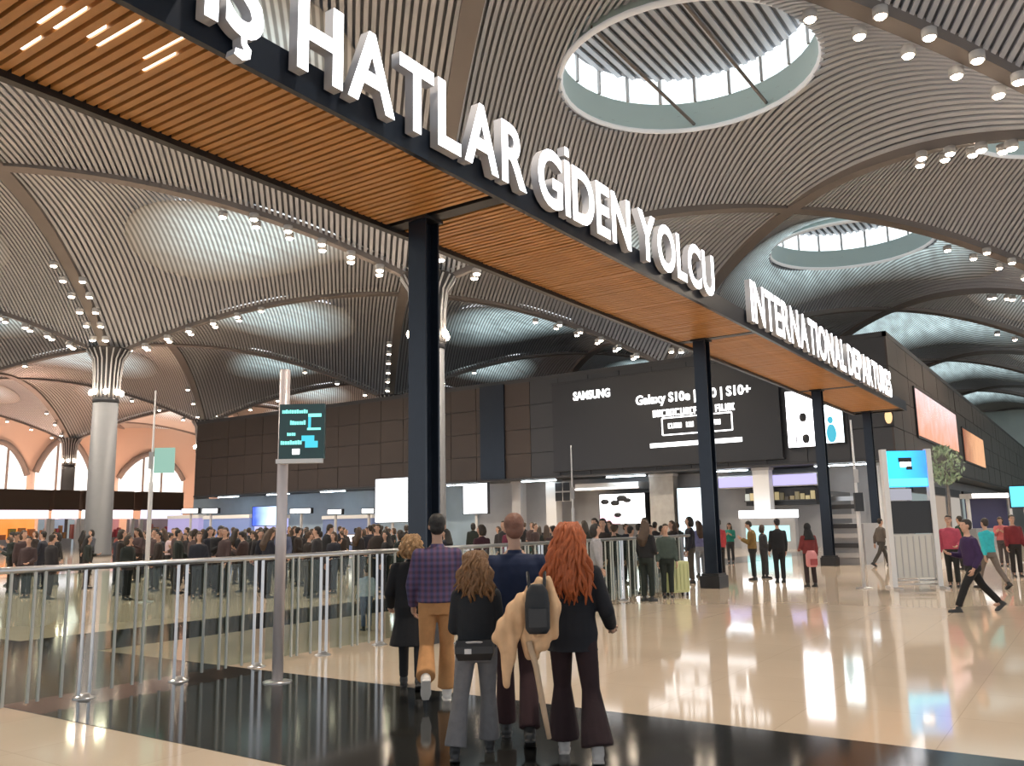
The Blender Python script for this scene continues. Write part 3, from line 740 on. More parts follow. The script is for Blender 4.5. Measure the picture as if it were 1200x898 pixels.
# blue-grey back wall behind the queue, with counters
m_bluewall = mat('blue_grey_wall', (.30, .38, .44), .4, var=.3, vscale=.5)
x0, x1, z0, z1 = rect(222, 576, 556, 640, SY+1.2)
wl = MB().box(x0, x1, SY+1.6, SY+1.75, 0, WZ0-.15).obj('wall_queue', m_bluewall); tag(wl, kind='structure')
for i, (a, b, yy, lab) in enumerate(((213, 232, 599, 'first lit white counter sign from the left under the brown block'), (237, 255, 599, 'second lit white counter sign from the left under the brown block'), (340, 364, 599, 'lit white counter sign just right of the wayfinding pole'), (424, 438, 599, 'lit white counter sign just left of the bright white screen'), (384, 400, 600, 'lit white counter sign midway between wayfinding pole and white screen'))):
    lit_panel('counter_sign', a, yy-2.5, b, yy+2.5, WY-5.5, m_white, lab, 'sign', stand=True)
for i, (a, b, c, k, lab) in enumerate(((196, 232, (.55, .45, .8), .5, 'lilac lit desk front below the leftmost counter signs'), (238, 292, (.25, .35, .7), .35, 'blue lit desk front left of the bright blue screen'), (298, 330, (.55, .55, 1), .7, 'pale violet lit desk under the bright blue screen'), (378, 436, (.15, .22, .4), .25, 'dim blue desk front right of the wayfinding pole'))):
    def desk(t, w, h, c=c, k=k):
        MB().box(0, w, 0, .7, 0, h*.9).obj('front', mat('desk_front', (.1, .12, .2), .4, emit=k, ecol=c), t); MB().box(-.05, w+.05, -.08, .8, h*.9, h).obj('worktop', m_offwhite, t)
    slab('check_in_desk', a, 604, b, 648, WY-3.5, None, lab, 'desk', mk=desk, ground=True)
for (a, b, lab) in ((404, 425, 'pinkish white lit desk top behind the railing, left of white screen'), (440, 454, 'small white lit desk top directly below the bright white screen')):
    lit_panel('desk_sign', a, 627, b, 635, 36, emis('desk_white', (1, .85, .85), 1.8), lab, 'sign', stand=True)

# escalator enclosure and dark kiosk right of the third post
def esc(t, w, h):
    MB().box(0, w, 0, 3, 0, h*.55).obj('side', m_shop, t)
    for i in range(6): MB().box(w*.1, w*.95, -.1, 0, h*(.1+.13*i), h*(.16+.13*i)).obj('slat', m_dark if i % 2 else m_paint, t)
    MB().box(0, w*.2, -.1, 3, h*.5, h).obj('post', m_dark, t); MB().box(w*.2, w, -.05, .1, h*.86, h*.92).obj('rail', m_steel, t)
slab('stair_enclosure', 968, 575, 1012, 662, 33.5, None, 'grey slatted stair enclosure between third post and slim white mast', 'stair', mk=esc, ground=True)

# blue screen stand
p = onz(1075, 690, 0); dep = p.dot(HEAD); mpp = dep/F_PX
t = empty('screen_stand', p, YAW); tag(t, 'freestanding white frame with bright blue advertising screen on top', 'screen')
wv = 52*mpp/2; hz = lambda py: 1.68+(607-py)*mpp
m_bs = graded('ad_screen_blue', (.02, .65, 1), (.03, .2, .95), 1.35, 'X', -.5, .6, 2.0, .5)
m_bs2 = emis('ad_screen_cyan', (.1, .8, 1), 1.5)
for sx in (-1, 1): MB().box(sx*wv-.06, sx*wv+.06, -.08, .08, 0, hz(528)).obj('upright', m_offwhite, t)
MB().box(-wv+.06, wv-.06, -.05, .05, hz(572), hz(530)).obj('blue_screen', m_bs, t)
MB().box(-wv+.08, wv-.08, -.06, -.05, hz(571), hz(562)).obj('screen_strip', m_bs2, t)
mb = MB(); mb.box(-.2, .12, -.065, -.05, hz(543), hz(538), 0); mb.box(-.16, .1, -.065, -.05, hz(549), hz(543), 1); mb.box(-.02, .12, -.066, -.05, hz(552), hz(548), 0)
mb.obj('screen_picture', [m_black, m_bright], t)
MB().box(-wv+.06, wv*.1, -.05, .05, hz(587), hz(574)).obj('lit_strip', emis('lit_grey_strip', (.6, .6, .7), .5), t)
MB().box(-wv+.06, wv-.06, -.04, .04, hz(625), hz(588)).obj('dark_panel', m_black, t)
MB().box(-wv+.06, wv-.06, -.02, .02, .25, hz(626)).obj('lower_panel', mat('frosted_panel', (.55, .54, .50), .35), t)
for i in range(7): MB().box(-wv+.1+i*(2*wv-.2)/6-.012, -wv+.1+i*(2*wv-.2)/6+.012, -.035, -.02, .27, hz(628)).obj('panel_rib', m_paint, t)
for zz in (.1, .2): MB().tube([(-wv, 0, zz), (wv, 0, zz)], .02, 8).obj('bottom_rail', m_steel, t)
for sx in (-1, 1): MB().box(sx*wv-.05, sx*wv+.05, -.4, .4, 0, .05).obj('foot', m_paint, t)

# distant right: booth row, trusses, far wall
fw = MB().box(-40, 60, 172, 172.4, 0, 26).obj('wall_far', mat('far_wall', (.55, .62, .60), .6, var=.3, vscale=.2)); tag(fw, kind='structure')
def booth(px0, px1, ytop, ybase, label, colr):
    p = onz((px0+px1)/2, ybase, 0); dep = p.dot(HEAD); mpp = dep/F_PX; w = (px1-px0)*mpp/2
    t = empty('booth', p, YAW); tag(t, label, 'booth'); h = 1.68+(606-ytop)*mpp
    MB().box(-w, w, -.6, .6, 0, 1.0).obj('counter', m_shop, t)
    for sx in (-1, 1): MB().box(sx*w-.08, sx*w+.08, -.08, .08, 1.0, h).obj('post', m_offwhite, t)
    MB().box(-w-.1, w+.1, -.7, .7, h-.28, h).obj('canopy', m_offwhite, t); MB().box(-w-.1, w+.1, -.74, -.7, h-.26, h-.04).obj('light_strip', m_white, t)
    MB().box(-w, w, .3, .36, 1.0, h-.3).obj('back_panel', mat('booth_back', colr, .5), t)
booth(1140, 1188, 580, 640, 'white booth with lit canopy behind the people at right', (.05, .05, .12))
lit_panel('screen', 1184, 570, 1216, 594, 36, emis('screen_cyan', (.1, .7, 1), 1.4), 'bright cyan screen at the right edge above the people', 'screen', stand=True)
# potted tree with pale leaves below the side pictures
p = onz(1116, 645, 0)
t = empty('display_tree', p); tag(t, 'tall pale green indoor tree below the pink side picture', 'tree')
MB().lathe([(.5, 0), (.65, .9), (.6, .92)], n=14).obj('pot', m_offwhite, t); MB().tube([(0, 0, .8), (.1, 0, 3), (0, .1, 4.2)], [.10, .07, .04], 8).obj('trunk', m_rib, t)
lv = MB(); rd = random.Random(4)
for i in range(260):
    an, el, rr = rd.uniform(0, 2*PI), rd.uniform(-1, 1), rd.uniform(.3, 1.0)
    c = Vector((rr*math.cos(an)*math.sqrt(1-el*el), rr*math.sin(an)*math.sqrt(1-el*el), 4.3+1.0*el)); q = Euler((rd.uniform(0, 6), rd.uniform(0, 6), rd.uniform(0, 6))).to_matrix()
    lv.add([c+q@Vector(v) for v in ((-.17, 0, 0), (0, -.07, .02), (.17, 0, 0), (0, .07, .02))], [(0, 1, 2, 3)])
o = lv.obj('leaves', mat('pale_leaf', (.25, .33, .22), .5, var=.4), t); o['kind'] = 'stuff'

# ------------------------------------------------------------------ far left end: orange-lit end wall, arched windows, shops
EX = -140
ew = MB().box(EX-1, EX, -20, 175, 0, 26).obj('wall_end', mat('end_wall', (.50, .38, .31), .7)); tag(ew, kind='structure')
m_win = emis('end_window_glass', (1, .96, .90), 1.3)
def arch(px0, px1, ytop, ybot, label_n):
    p0 = onx(px0, ybot, EX+.5); p1 = onx(px1, ybot, EX+.5); pt = onx((px0+px1)/2, ytop, EX+.5)
    o = empty('window_%d' % label_n, (EX+.5, p0.y, p0.z)); tag(o, kind='structure')
    L = p1.y-p0.y; H = pt.z-p0.z; n = 14
    pts = [(i/n*L, H*(.35+.65*math.sin(PI*i/n)**.8)) for i in range(n+1)]
    vs = [(0, y, 0) for y, z in pts]+[(0, y, z) for y, z in pts]
    MB().add(vs, [(i, i+1, n+2+i, n+1+i) for i in range(n)]).obj('pane', m_win, o)
    MB().tube([(0, y, z) for y, z in pts], .5, 6).obj('window_frame', m_rib, o)
    for i in (5, 9): MB().box(-.05, .2, pts[i][0]-.15, pts[i][0]+.15, 0, pts[i][1]).obj('mullion', m_rib, o)
arch(-40, 30, 518, 576, 1); arch(40, 106, 514, 576, 2); arch(138, 214, 532, 577, 3)
# shop row at far left
LXp = -95
def lshop(px0, px1, sign, wallc, k, label):
    a = onx(px0, 600, LXp); b = onx(px1, 600, LXp); zt = onx((px0+px1)/2, 598, LXp).z; zs = onx((px0+px1)/2, 608, LXp).z
    t = empty('shop', (LXp, a.y, 0)); tag(t, label, 'shop'); L = b.y-a.y
    MB().box(-3, -2.8, 0, L, 0, zs).obj('interior', graded('shop_glow', wallc, (min(1, wallc[0]*1.3), wallc[1]*1.25, wallc[2]*1.5), k, 'Y', 0, L, .8, 1.2), t)
    MB().box(-.2, 0, 0, L, zs, zt).obj('sign_band', emis('sign_band', sign, 1.7), t)
    MB().box(-3, .1, 0, L, zt, zt+2.2).obj('bulkhead', mat('brown_bulkhead', (.07, .04, .025), .6), t)
    for yy in (0, L): MB().box(-.3, .1, yy-.2, yy+.2, 0, zs).obj('pier', m_offwhite, t)
    MB().box(-1.2, -.6, L*.1, L*.9, 0, 1.1).obj('counter', m_shop, t)
    rd = random.Random(int(px1))
    for i in range(7):
        yy = L*(i+.2)/7; MB().box(-2.7, -2.2, yy, yy+L*.09, 1.0, 1.0+rd.uniform(.6, 1.7)).obj('display', mat('display_goods', (rd.uniform(.1, .5), rd.uniform(.05, .25), .06), .5), t)
lshop(-25, 57, (1, .8, .9), (1, .27, .05), .9, 'leftmost shop glowing orange under a pinkish white sign')
lshop(62, 92, (1, .85, 1), (.35, .4, .42), .5, 'grey lit shop between the orange shop and the grey column')
lshop(97, 124, (.95, .97, 1), (.4, .45, .45), .5, 'pale shop partly hidden behind the grey column at left')
lshop(130, 156, (1, .85, .95), (.6, .25, .2), .5, 'reddish lit shop just right of the grey column')
lshop(166, 214, (.5, .5, .7), (.3, .22, .2), .3, 'dim shop right of the slim white mast at left')
for (loc, w) in (((-128, 62, 7), 5000), ((-128, 80, 7), 5000), ((-126, 100, 7), 4500), ((-110, 50, 6), 2500)):
    L = bpy.data.lights.new('uplight', 'POINT'); L.energy = w; L.color = (1, .62, .45); L.shadow_soft_size = 1
    o = bpy.data.objects.new('uplight', L); COL.objects.link(o); o.location = loc

# ------------------------------------------------------------------ people
def remesh(mb, voxel, smooth=3, name='m'):
    me = mb.mesh(name); o = bpy.data.objects.new('tmp', me); COL.objects.link(o)
    m = o.modifiers.new('r', 'REMESH'); m.mode = 'VOXEL'; m.voxel_size = voxel; m.use_smooth_shade = True
    if smooth: s = o.modifiers.new('s', 'SMOOTH'); s.iterations = smooth; s.factor = .5
    out = bpy.data.meshes.new_from_object(o.evaluated_get(bpy.context.evaluated_depsgraph_get()))
    bpy.data.objects.remove(o); bpy.data.meshes.remove(me); out.name = name
    out.materials.clear()
    return out
def limb(mb, pts, rad, n=10):
    for i in range(len(pts)-1): mb.tube([pts[i], pts[i+1]], [rad[i], rad[i+1]], n)
    for p, r in zip(pts, rad): mb.ball(p, r*.99, n=n, m=6)
def rad(d): return math.radians(d)
class Pose:
    """joints of a 1.75 m figure facing +Y"""
    def __init__(s, legL=(0, 2), legR=(0, 2), armL=(5, 8, 15, 0), armR=(5, 8, 15, 0), head=0, turn=0, lean=0, wide=1.0):
        s.wide = wide
        def ext(l): a, k = rad(l[0]), rad(l[0]-l[1]); return .43*math.cos(a)+.42*math.cos(a*0+k)+.085
        s.hipz = max(ext(legL), ext(legR))
        s.leg = {}
        for sx, l in ((-1, legL), (1, legR)):
            a, k = rad(l[0]), rad(l[0]-l[1]); h = Vector((sx*.09, 0, s.hipz)); ab = rad(l[2]) if len(l) > 2 else 0
            kn = h+Vector((sx*math.sin(ab), math.sin(a), -math.cos(a)*math.cos(ab)))*.43; an = kn+Vector((sx*math.sin(ab), math.sin(k), -math.cos(k)*math.cos(ab)))*.42
            pitch = min(0.0, k)*.9
            if an.z > .11: pitch = min(pitch, -.5*min(1, (an.z-.1)/.15))
            s.leg[sx] = (h, kn, an, pitch)
        s.lean = rad(lean)
        rot = Matrix.Rotation(-s.lean, 3, 'X'); s.rot = rot
        s.up = lambda x, y, z: Vector((0, 0, s.hipz))+rot@Vector((x, y, z))
        s.arm = {}
        for sx, l in ((-1, armL), (1, armR)):
            p, ab, e, i = (rad(q) for q in l)
            sh = s.up(sx*.172*wide, -.01, .43)
            d1 = Vector((sx*math.sin(ab), math.sin(p)*math.cos(ab), -math.cos(p)*math.cos(ab))); el = sh+d1*.29
            q = p+e; d2 = Vector((-sx*math.sin(i)+sx*math.sin(ab)*.5, math.sin(q), -math.cos(q))).normalized(); wr = el+d2*.25
            s.arm[sx] = (sh, el, wr, d2)
        s.neck = s.up(0, -.01, .52); hp = rad(head)
        s.hrot = Matrix.Rotation(rad(turn), 3, 'Z') @ Matrix.Rotation(-hp, 3, 'X')
        s.headc = s.neck+s.hrot@Vector((0, .025, .175))
TORSO = ((-.13, .155, .11), (-.02, .17, .12), (.10, .152, .108), (.22, .158, .11), (.34, .178, .115), (.42, .172, .105), (.465, .135, .09), (.50, .085, .07), (.53, .06, .058))
def torso_rings(P, grow, lo=-.13, hi=.53, flare=0.0):
    rs = []; prof = [t for t in TORSO if t[0] >= lo-.001 and t[0] <= hi+.001]
    if lo < TORSO[0][0]: prof = [(lo, TORSO[0][1]+flare, TORSO[0][2]+flare)]+prof
    for z, rx, ry in prof:
        w = P.wide
        rs.append([P.up((rx*w+grow)*math.cos(2*PI*i/18), (ry+grow)*math.sin(2*PI*i/18), z) for i in range(18)])
    return rs
def make_body(P, vox, fingers=True):
    mb = MB(); mb.rings(torso_rings(P, 0))
    for sx in (-1, 1):
        h, k, a, pt = P.leg[sx]; limb(mb, [h, k, a], [.082, .052, .038])
        f = a+Vector((0, .10, -.045)); limb(mb, [a+Vector((0, -.02, -.035)), f], [.036, .03])
        s, e, w, d = P.arm[sx]; limb(mb, [s, e, w], [.05, .038, .027])
        c = w+d*.055; limb(mb, [w, c, w+d*.085], [.024, .03, .028])
    limb(mb, [P.up(0, -.01, .44), P.headc-Vector((0, 0, .06))], [.055, .05])
    hc, R = P.headc, P.hrot
    mb.ball(hc+R@Vector((0, -.01, .03)), .076, .095, .092, 14, 10, rot=R); mb.ball(hc+R@Vector((0, .018, -.04)), .06, .07, .075, 12, 8, rot=R)
    mb.ball(hc+R@Vector((0, .05, -.09)), .032, .03, .025, 8, 6, rot=R)
    mb.tube([hc+R@Vector((0, .082, .025)), hc+R@Vector((0, .106, -.02))], [.012, .018], 8); 
    for sx in (-1, 1): mb.ball(hc+R@Vector((sx*.078, -.005, .0)), .012, .02, .032, 8, 6, rot=R)
    me = remesh(mb, vox, 2, 'body')
    ex = MB()                                             # fingers, eyes, lips keep their own edges in the same mesh
    for sx in (-1, 1):
        s, e, w, d = P.arm[sx]
        side = Vector((0, 1, 0)) if abs(d.y) < .7 else Vector((sx*1.0, 0, .3))
        side = (side-d*side.dot(d)).normalized(); inn = d.cross(side).normalized()*(-1)
        if inn.x*sx > 0: inn = -inn
        for q, (o, L) in enumerate(((-.027, .062), (-.009, .076), (.009, .08), (.027, .07))):
            b0 = w+d*.075+side*o; b1 = b0+d*L*.55+inn*.006; b2 = b1+d*L*.38+inn*.022; b3 = b2+d*L*.18+inn*.022
            ex.tube([b0, b1, b2, b3], [.0095, .009, .008, .006], 6)
        t0 = w+d*.03+side*.022; t1 = t0+d*.035+side*.022+inn*.012; t2 = t1+d*.03+side*.004+inn*.014
        ex.tube([t0, t1, t2], [.012, .0105, .007], 6)
    for sx in (-1, 1): ex.ball(hc+R@Vector((sx*.03, .078, .025)), .012, .008, .007, 8, 6, 1, rot=R)
    ex.ball(hc+R@Vector((0, .082, -.055)), .024, .008, .007, 8, 6, 2, rot=R)
    bm = bmesh.new(); bm.from_mesh(me); m2 = ex.mesh('x'); bm.from_mesh(m2); bm.to_mesh(me); bm.free(); bpy.data.meshes.remove(m2)
    for m in (m_skin, m_eye, m_lip): me.materials.append(m)
    return me
def make_trousers(P, vox, flare=0.0, slim=0.0):
    mb = MB()
    mb.rings(torso_rings(P, .012, -.13, .10))
    for sx in (-1, 1):
        h, k, a, _ = P.leg[sx]
        limb(mb, [h+Vector((0, 0, -.03)), k], [.098-slim, .07-slim*.6], 12); mb.tube([k, k.lerp(a, .94)], [.07-slim*.6, .062-slim+flare], 12); mb.ball(k, .07-slim*.6)
    me = remesh(mb, vox, 2, 'trousers'); me.materials.append(m_cloth); return me
def make_top(P, vox, hem=-.06, grow=.022, sleeve=.97, hood=False, flare=.02):
    mb = MB(); mb.rings(torso_rings(P, grow, hem, .50, flare))
    for sx in (-1, 1):
        s, e, w, d = P.arm[sx]; limb(mb, [s, e], [.052+grow*.7, .046+grow*.6], 12); mb.tube([e, e.lerp(w, sleeve)], [.048+grow*.6, .036+grow*.5], 12)
    mb.tube([P.up(0, -.01, .44), P.up(0, -.012, .535)], [.085, .062], 12)
    if hood: mb.ball(P.up(0, -.08, .48), .11, .07, .09)
    me = remesh(mb, vox, 2, 'jacket'); me.materials.append(m_cloth); return me
def make_hair(P, vox, style):
    mb = MB(); hc, R = P.headc, P.hrot
    q = lambda x, y, z: hc+R@Vector((x, y, z))
    if style == 'bald':
        mb.ball(q(0, -.035, -.005), .079, .078, .05, 14, 8, rot=R)
    else:
        mb.ball(q(0, -.022, .045), .085, .098, .092, 14, 10, rot=R); mb.ball(q(0, -.05, -.01), .076, .062, .07, 12, 8, rot=R)
    if style == 'long':
        mb.tube([q(0, -.055, .05), q(0, -.085, -.10), P.up(0, -.12, .38), P.up(0, -.12, .24)], [.085, .10, .115, .06], 12, sx=1.15)
    if style == 'bob':
        mb.tube([q(0, -.04, .05), q(0, -.06, -.06), q(0, -.055, -.15)], [.09, .095, .07], 12, sx=1.1)
    if style == 'bun': mb.ball(q(0, -.12, .08), .045)
    if style == 'scarf':
        mb.ball(q(0, -.015, .02), .096, .108, .125, 14, 10, rot=R); mb.tube([q(0, -.02, -.05), P.up(0, -.03, .45), P.up(0, -.03, .36)], [.085, .13, .16], 14, sx=1.15)
    me = remesh(mb, vox, 2, 'hair'); me.materials.append(m_cloth if style == 'scarf' else m_hair)
    if style == 'scarf':                                  # keep the face free
        bm = bmesh.new(); bm.from_mesh(me); inv = R.inverted()
        bmesh.ops.delete(bm, geom=[f for f in bm.faces if (lambda c: c.y > .055 and abs(c.x) < .062 and -.10 < c.z < .085)(inv@(f.calc_center_median()-hc))], context='FACES'); bm.to_mesh(me); bm.free()
    else:
        bm = bmesh.new(); bm.from_mesh(me); inv = R.inverted()
        bmesh.ops.delete(bm, geom=[f for f in bm.faces if (lambda c: c.y > .035 and c.z < .075)(inv@(f.calc_center_median()-hc))], context='FACES'); bm.to_mesh(me); bm.free()
    return me
def make_shoe(P, sx, vox):
    h, k, a, pt = P.leg[sx]; R = Matrix.Rotation(pt, 3, 'X'); mb = MB()
    q = lambda x, y, z: a+R@Vector((x, y, z))
    limb(mb, [q(0, -.035, -.045), q(0, .06, -.055), q(0, .15, -.06)], [.042, .042, .032]); mb.tube([q(0, 0, .03), q(0, -.01, -.03)], [.045, .05], 10)
    mb.add([q(x, y, z) for z in (-.092, -.075) for x, y in ((-.04, -.08), (.04, -.08), (.05, .10), (.03, .18), (-.03, .18), (-.05, .10))], [(5, 4, 3, 2, 1, 0), (6, 7, 8, 9, 10, 11)]+[(i, (i+1) % 6, 6+(i+1) % 6, 6+i) for i in range(6)])
    me = remesh(mb, vox, 1, 'shoe'); me.materials.append(m_shoe); return me
PROTO = {}
POSES = {
    'stand': dict(), 'stand_weight': dict(legL=(6, 8), legR=(-3, 2), armL=(10, 12, 60, 25), armR=(0, 10, 12, 0)),
    'phone': dict(armL=(20, 6, 95, 30), armR=(22, 6, 98, 30), head=22), 'walk': dict(legL=(24, 8), legR=(-22, 14), armL=(-22, 8, 18, 0), armR=(20, 8, 25, 0), lean=3),
    'stride': dict(legL=(30, 6), legR=(-27, 16), armL=(-12, 10, 40, 10), armR=(15, 6, 85, 25), lean=4),
    'hold': dict(armL=(15, 10, 80, 40), armR=(8, 14, 20, 0), legL=(4, 5)), 'look': dict(turn=35, armL=(4, 10, 20, 5), armR=(4, 10, 70, 45), legR=(5, 6))}
def proto(key, pose, vox, top, tro, hair):
    k = (pose if isinstance(pose, str) else key, vox, tuple(sorted(top.items())), tuple(sorted(tro.items())), hair)
    P = Pose(**(POSES[pose] if isinstance(pose, str) else pose))
    def get(tagk, fn):
        kk = (key if not isinstance(pose, str) else pose, vox, tagk)
        if kk not in PROTO: PROTO[kk] = fn()
        return PROTO[kk]
    return P, dict(body=get('body', lambda: make_body(P, vox)), trousers=get(('tro', tuple(sorted(tro.items()))), lambda: make_trousers(P, max(vox, .011), **tro)),
                   jacket=get(('top', tuple(sorted(top.items()))), lambda: make_top(P, max(vox, .011), **top)), hair=get(('hair', hair), lambda: make_hair(P, max(vox*.8, .009), hair)),
                   shoeL=get('sl', lambda: make_shoe(P, -1, max(vox*.7, .009))), shoeR=get('sr', lambda: make_shoe(P, 1, max(vox*.7, .009))))
SKIN = (.50, .30, .21)
def person(key, pose, loc, face, height, label, topc, troc, hairc=(.02, .014, .01), shoec=(.02, .02, .02), vox=.024, top=None, tro=None, hair='short', group=None, skin=SKIN, topname='jacket', troname='trousers'):
    P, m = proto(key, pose, vox, top or {}, tro or {}, hair)
    t = empty('person', (loc[0], loc[1], 0), face); s = height/(P.headc.z+.125)
    if isinstance(pose, dict) or True: s = height/1.75
    t.scale = (s, s, s); tag(t, label, 'person', group)
    link('body', m['body'], t, color=skin); link(troname, m['trousers'], t, color=troc); link(topname, m['jacket'], t, color=topc)
    link('headscarf' if hair == 'scarf' else 'hair', m['hair'], t, color=hairc); link('shoe', m['shoeL'], t, color=shoec); link('shoe', m['shoeR'], t, color=shoec)
    return t, P
AWAY = YAW                                    # facing straight away from the camera
V1 = .012
# --- the group walking away in the foreground
pA = onz(482, 806, 0)
tA, PA = person('woman_left', dict(legL=(10, 6), legR=(-14, 10), armL=(5, 16, 40, 10), armR=(2, 8, 12, 0), turn=-15), pA, AWAY+.1, 1.60, 'blonde person in a long black coat at the left of the walking group',
       (.008, .008, .010), (.010, .010, .012), (.33, .19, .085), (.02, .02, .02), V1, dict(hem=-.45, grow=.035, flare=.07), dict(slim=.01), 'bob', topname='coat')
pB = onz(513, 822, 0)
tB, PB = person('man_plaid', dict(legL=(-4, 52, 2), legR=(6, 4), armL=(4, 14, 30, 10), armR=(6, 10, 30, 0), turn=0), pB, AWAY+.12, 1.80, 'tall man in a dark plaid shirt and tan trousers, one heel raised',
       (.5, .5, .5), (.50, .245, .095), (.012, .010, .009), (.75, .70, .64), V1, dict(hem=-.12, grow=.03), dict(flare=.03), 'short', topname='shirt')
pC = onz(560, 886, 0)
tC, PC = person('girl_grey', dict(legL=(-10, 4, 7), legR=(14, 6, 1), armL=(12, 8, 70, 35), armR=(10, 8, 40, 10), head=5, wide=.9), pC, AWAY+.05, 1.50, 'short brown-haired person in black top and grey jeans, middle of the walking group',
       (.010, .012, .016), (.16, .155, .16), (.17, .085, .035), (.02, .02, .022), V1, dict(hem=-.10, grow=.026), dict(flare=.035), 'short', topname='top', troname='jeans')
pD = onz(607, 868, 0)
tD, PD = person('man_navy', dict(legL=(12, 4), legR=(-12, 14), armL=(4, 14, 20, 0), armR=(14, 10, 70, 30), turn=10, wide=1.12), pD, AWAY, 1.78, 'broad man in a navy blue jacket walking behind the girl in grey jeans',
       (.012, .022, .062), (.035, .012, .014), (.20, .09, .06), (.02, .02, .02), V1, dict(hem=-.12, grow=.035), dict(flare=.02), 'short')
pE = onz(675, 888, 0)
tE, PE = person('woman_red', dict(legL=(14, 8), legR=(-12, 5, 5), armL=(8, 10, 40, 10), armR=(-4, 18, 60, 0), turn=5), pE, AWAY-.08, 1.70, 'woman with long wavy red hair in black top and flared dark trousers',
       (.008, .009, .014), (.022, .008, .010), (.36, .085, .022), (.45, .42, .40), V1, dict(hem=-.14, grow=.028), dict(flare=.065), 'short', topname='top')
# plaid for the man's shirt
mp_ = mat('plaid_cloth', (.06, .05, .09), .85); nt = mp_.node_tree; b = nt.nodes['Principled BSDF']; tc = nt.nodes.new('ShaderNodeTexCoord')
acc = None
for ax, cA in (('X', (.10, .035, .05, 1)), ('Z', (.05, .05, .11, 1))):
    w = nt.nodes.new('ShaderNodeTexWave'); w.bands_direction = ax; w.inputs['Scale'].default_value = 5.5; nt.links.new(tc.outputs['Object'], w.inputs['Vector'])
    mx = nt.nodes.new('ShaderNodeMix'); mx.data_type = 'RGBA'; mx.inputs['A'].default_value = (.022, .02, .045, 1); mx.inputs['B'].default_value = cA; nt.links.new(w.outputs['Fac'], mx.inputs['Factor'])
    if acc is None: acc = mx
    else:
        ad = nt.nodes.new('ShaderNodeMix'); ad.data_type = 'RGBA'; ad.blend_type = 'ADD'; ad.inputs['Factor'].default_value = 1
        nt.links.new(acc.outputs['Result'], ad.inputs['A']); nt.links.new(mx.outputs['Result'], ad.inputs['B']); nt.links.new(ad.outputs['Result'], b.inputs['Base Color'])
for c in tB.children:
    if c.name.startswith('shirt'): c.data.materials[0] = mp_
# long wavy red hair
def strands(P, t, colr, n, Lr, seed, wid=.13):
    hb = MB(); rd = random.Random(seed); hc = P.headc
    for i in range(n):
        an = rd.uniform(PI*1.02, PI*1.98); el = rd.uniform(.1, 1.3)
        s0 = hc+Vector((.086*math.cos(an)*math.cos(el*.6), .096*math.sin(an)*math.cos(el*.6)-.02, .06+.07*math.sin(el)))
        w = rd.uniform(-1, 1); ph_ = rd.uniform(0, 6); L = rd.uniform(*Lr)
        pts = [s0]
        for k in range(1, 10):
            f = k/9
            xx = s0.x*(1+.5*f)+w*wid*f**.8+.018*math.sin(ph_+f*13); yy = s0.y-.05*f-.05*math.sin(f*PI)+.016*math.cos(ph_+f*11); zz = s0.z-L*f
            pts.append(Vector((xx, min(yy, -.085-.055*math.sin(f*3)) if f > .35 else yy, zz)))
        hb.tube(pts, [.014]+[.017]*7+[.013, .005], 6)
    link('hair_strands', hb.mesh('hair_strands', m_hair), t, color=colr)
strands(PE, tE, (.36, .085, .022), 90, (.40, .58), 2)
strands(PC, tC, (.17, .085, .035), 70, (.24, .40), 5, .10)
strands(PA, tA, (.33, .19, .085), 50, (.16, .26), 6, .05)
# tan coat carried between the man and the red-haired woman, with a small black backpack over it
def drape(parts, name, m, t, vox=.012, flat=.45):
    mb = MB()
    for pts, rr in parts:
        for i in range(len(pts)-1): mb.tube([pts[i], pts[i+1]], [rr[i], rr[i+1]], 12, sx=1)
        for p, r_ in zip(pts, rr): mb.ball(p, r_*.98, n=12, m=8)
    me = remesh(mb, vox, 3, name); me.materials.append(m)
    nn = [v.normal.copy() for v in me.vertices]
    for v, q in zip(me.vertices, nn): v.co += q*(.008*math.sin(v.co.x*80+v.co.z*9)+.003*math.sin(v.co.x*37-v.co.z*11))
    return link(name, me, t)
dC = 6.15
inv = Matrix.Rotation(-YAW, 3, 'Z')
base = ond(615, 800, dC); base.z = 0
UPC = -18
def L(px, py, off=0.0): return inv@(ond(615+(px-615)*1.2, py+UPC*(py < 830), dC+off)-base)
t = empty('tan_coat', base, YAW); tag(t, 'tan coat hanging in folds between the navy man and the red-haired woman', 'coat')
m_tan = mat('tan_cloth', (.66, .42, .24), .85, var=.25, vscale=9, bump=.4)
drape([([L(632, 702), L(612, 730), L(592, 765)], [.05, .09, .07]), ([L(612, 730), L(598, 775)], [.06, .07]), ([L(600, 770), L(597, 800), L(597, 818)], [.06, .045, .035])], 'left_fold', m_tan, t)
drape([([L(636, 700), L(642, 730), L(640, 760)], [.045, .07, .06]), ([L(640, 758), L(630, 775)], [.06, .05]), ([L(615, 740, .03), L(622, 785, .03)], [.07, .05])], 'right_fold', m_tan, t)
MB().tube([L(619, 770, -.03), L(626, 800, -.03), L(634, 835, -.03), L(639, 866, -.03)], [.022, .02, .02, .016], 8).obj('belt', mat('pale_belt', (.50, .36, .24), .8), t)
bp0 = ond(630, 735, dC-.1); t = empty('black_backpack', Vector((bp0.x, bp0.y, ond(630, 742, dC-.1).z)), YAW); tag(t, 'small black backpack hanging over the tan coat', 'backpack')
mb = MB(); mb.rings([[(.085*k*math.cos(2*PI*i/14), -.05+.055*k*math.sin(2*PI*i/14), z) for i in range(14)] for z, k in ((0, .75), (.03, 1), (.2, 1.02), (.28, .9), (.33, .55))]); me = remesh(mb, .012, 2, 'bag_body'); me.materials.append(mat('bag_black', (.010, .012, .016), .6)); link('bag_body', me, t)
MB().box(-.06, .06, -.118, -.10, .05, .17).obj('pocket', m_black, t)
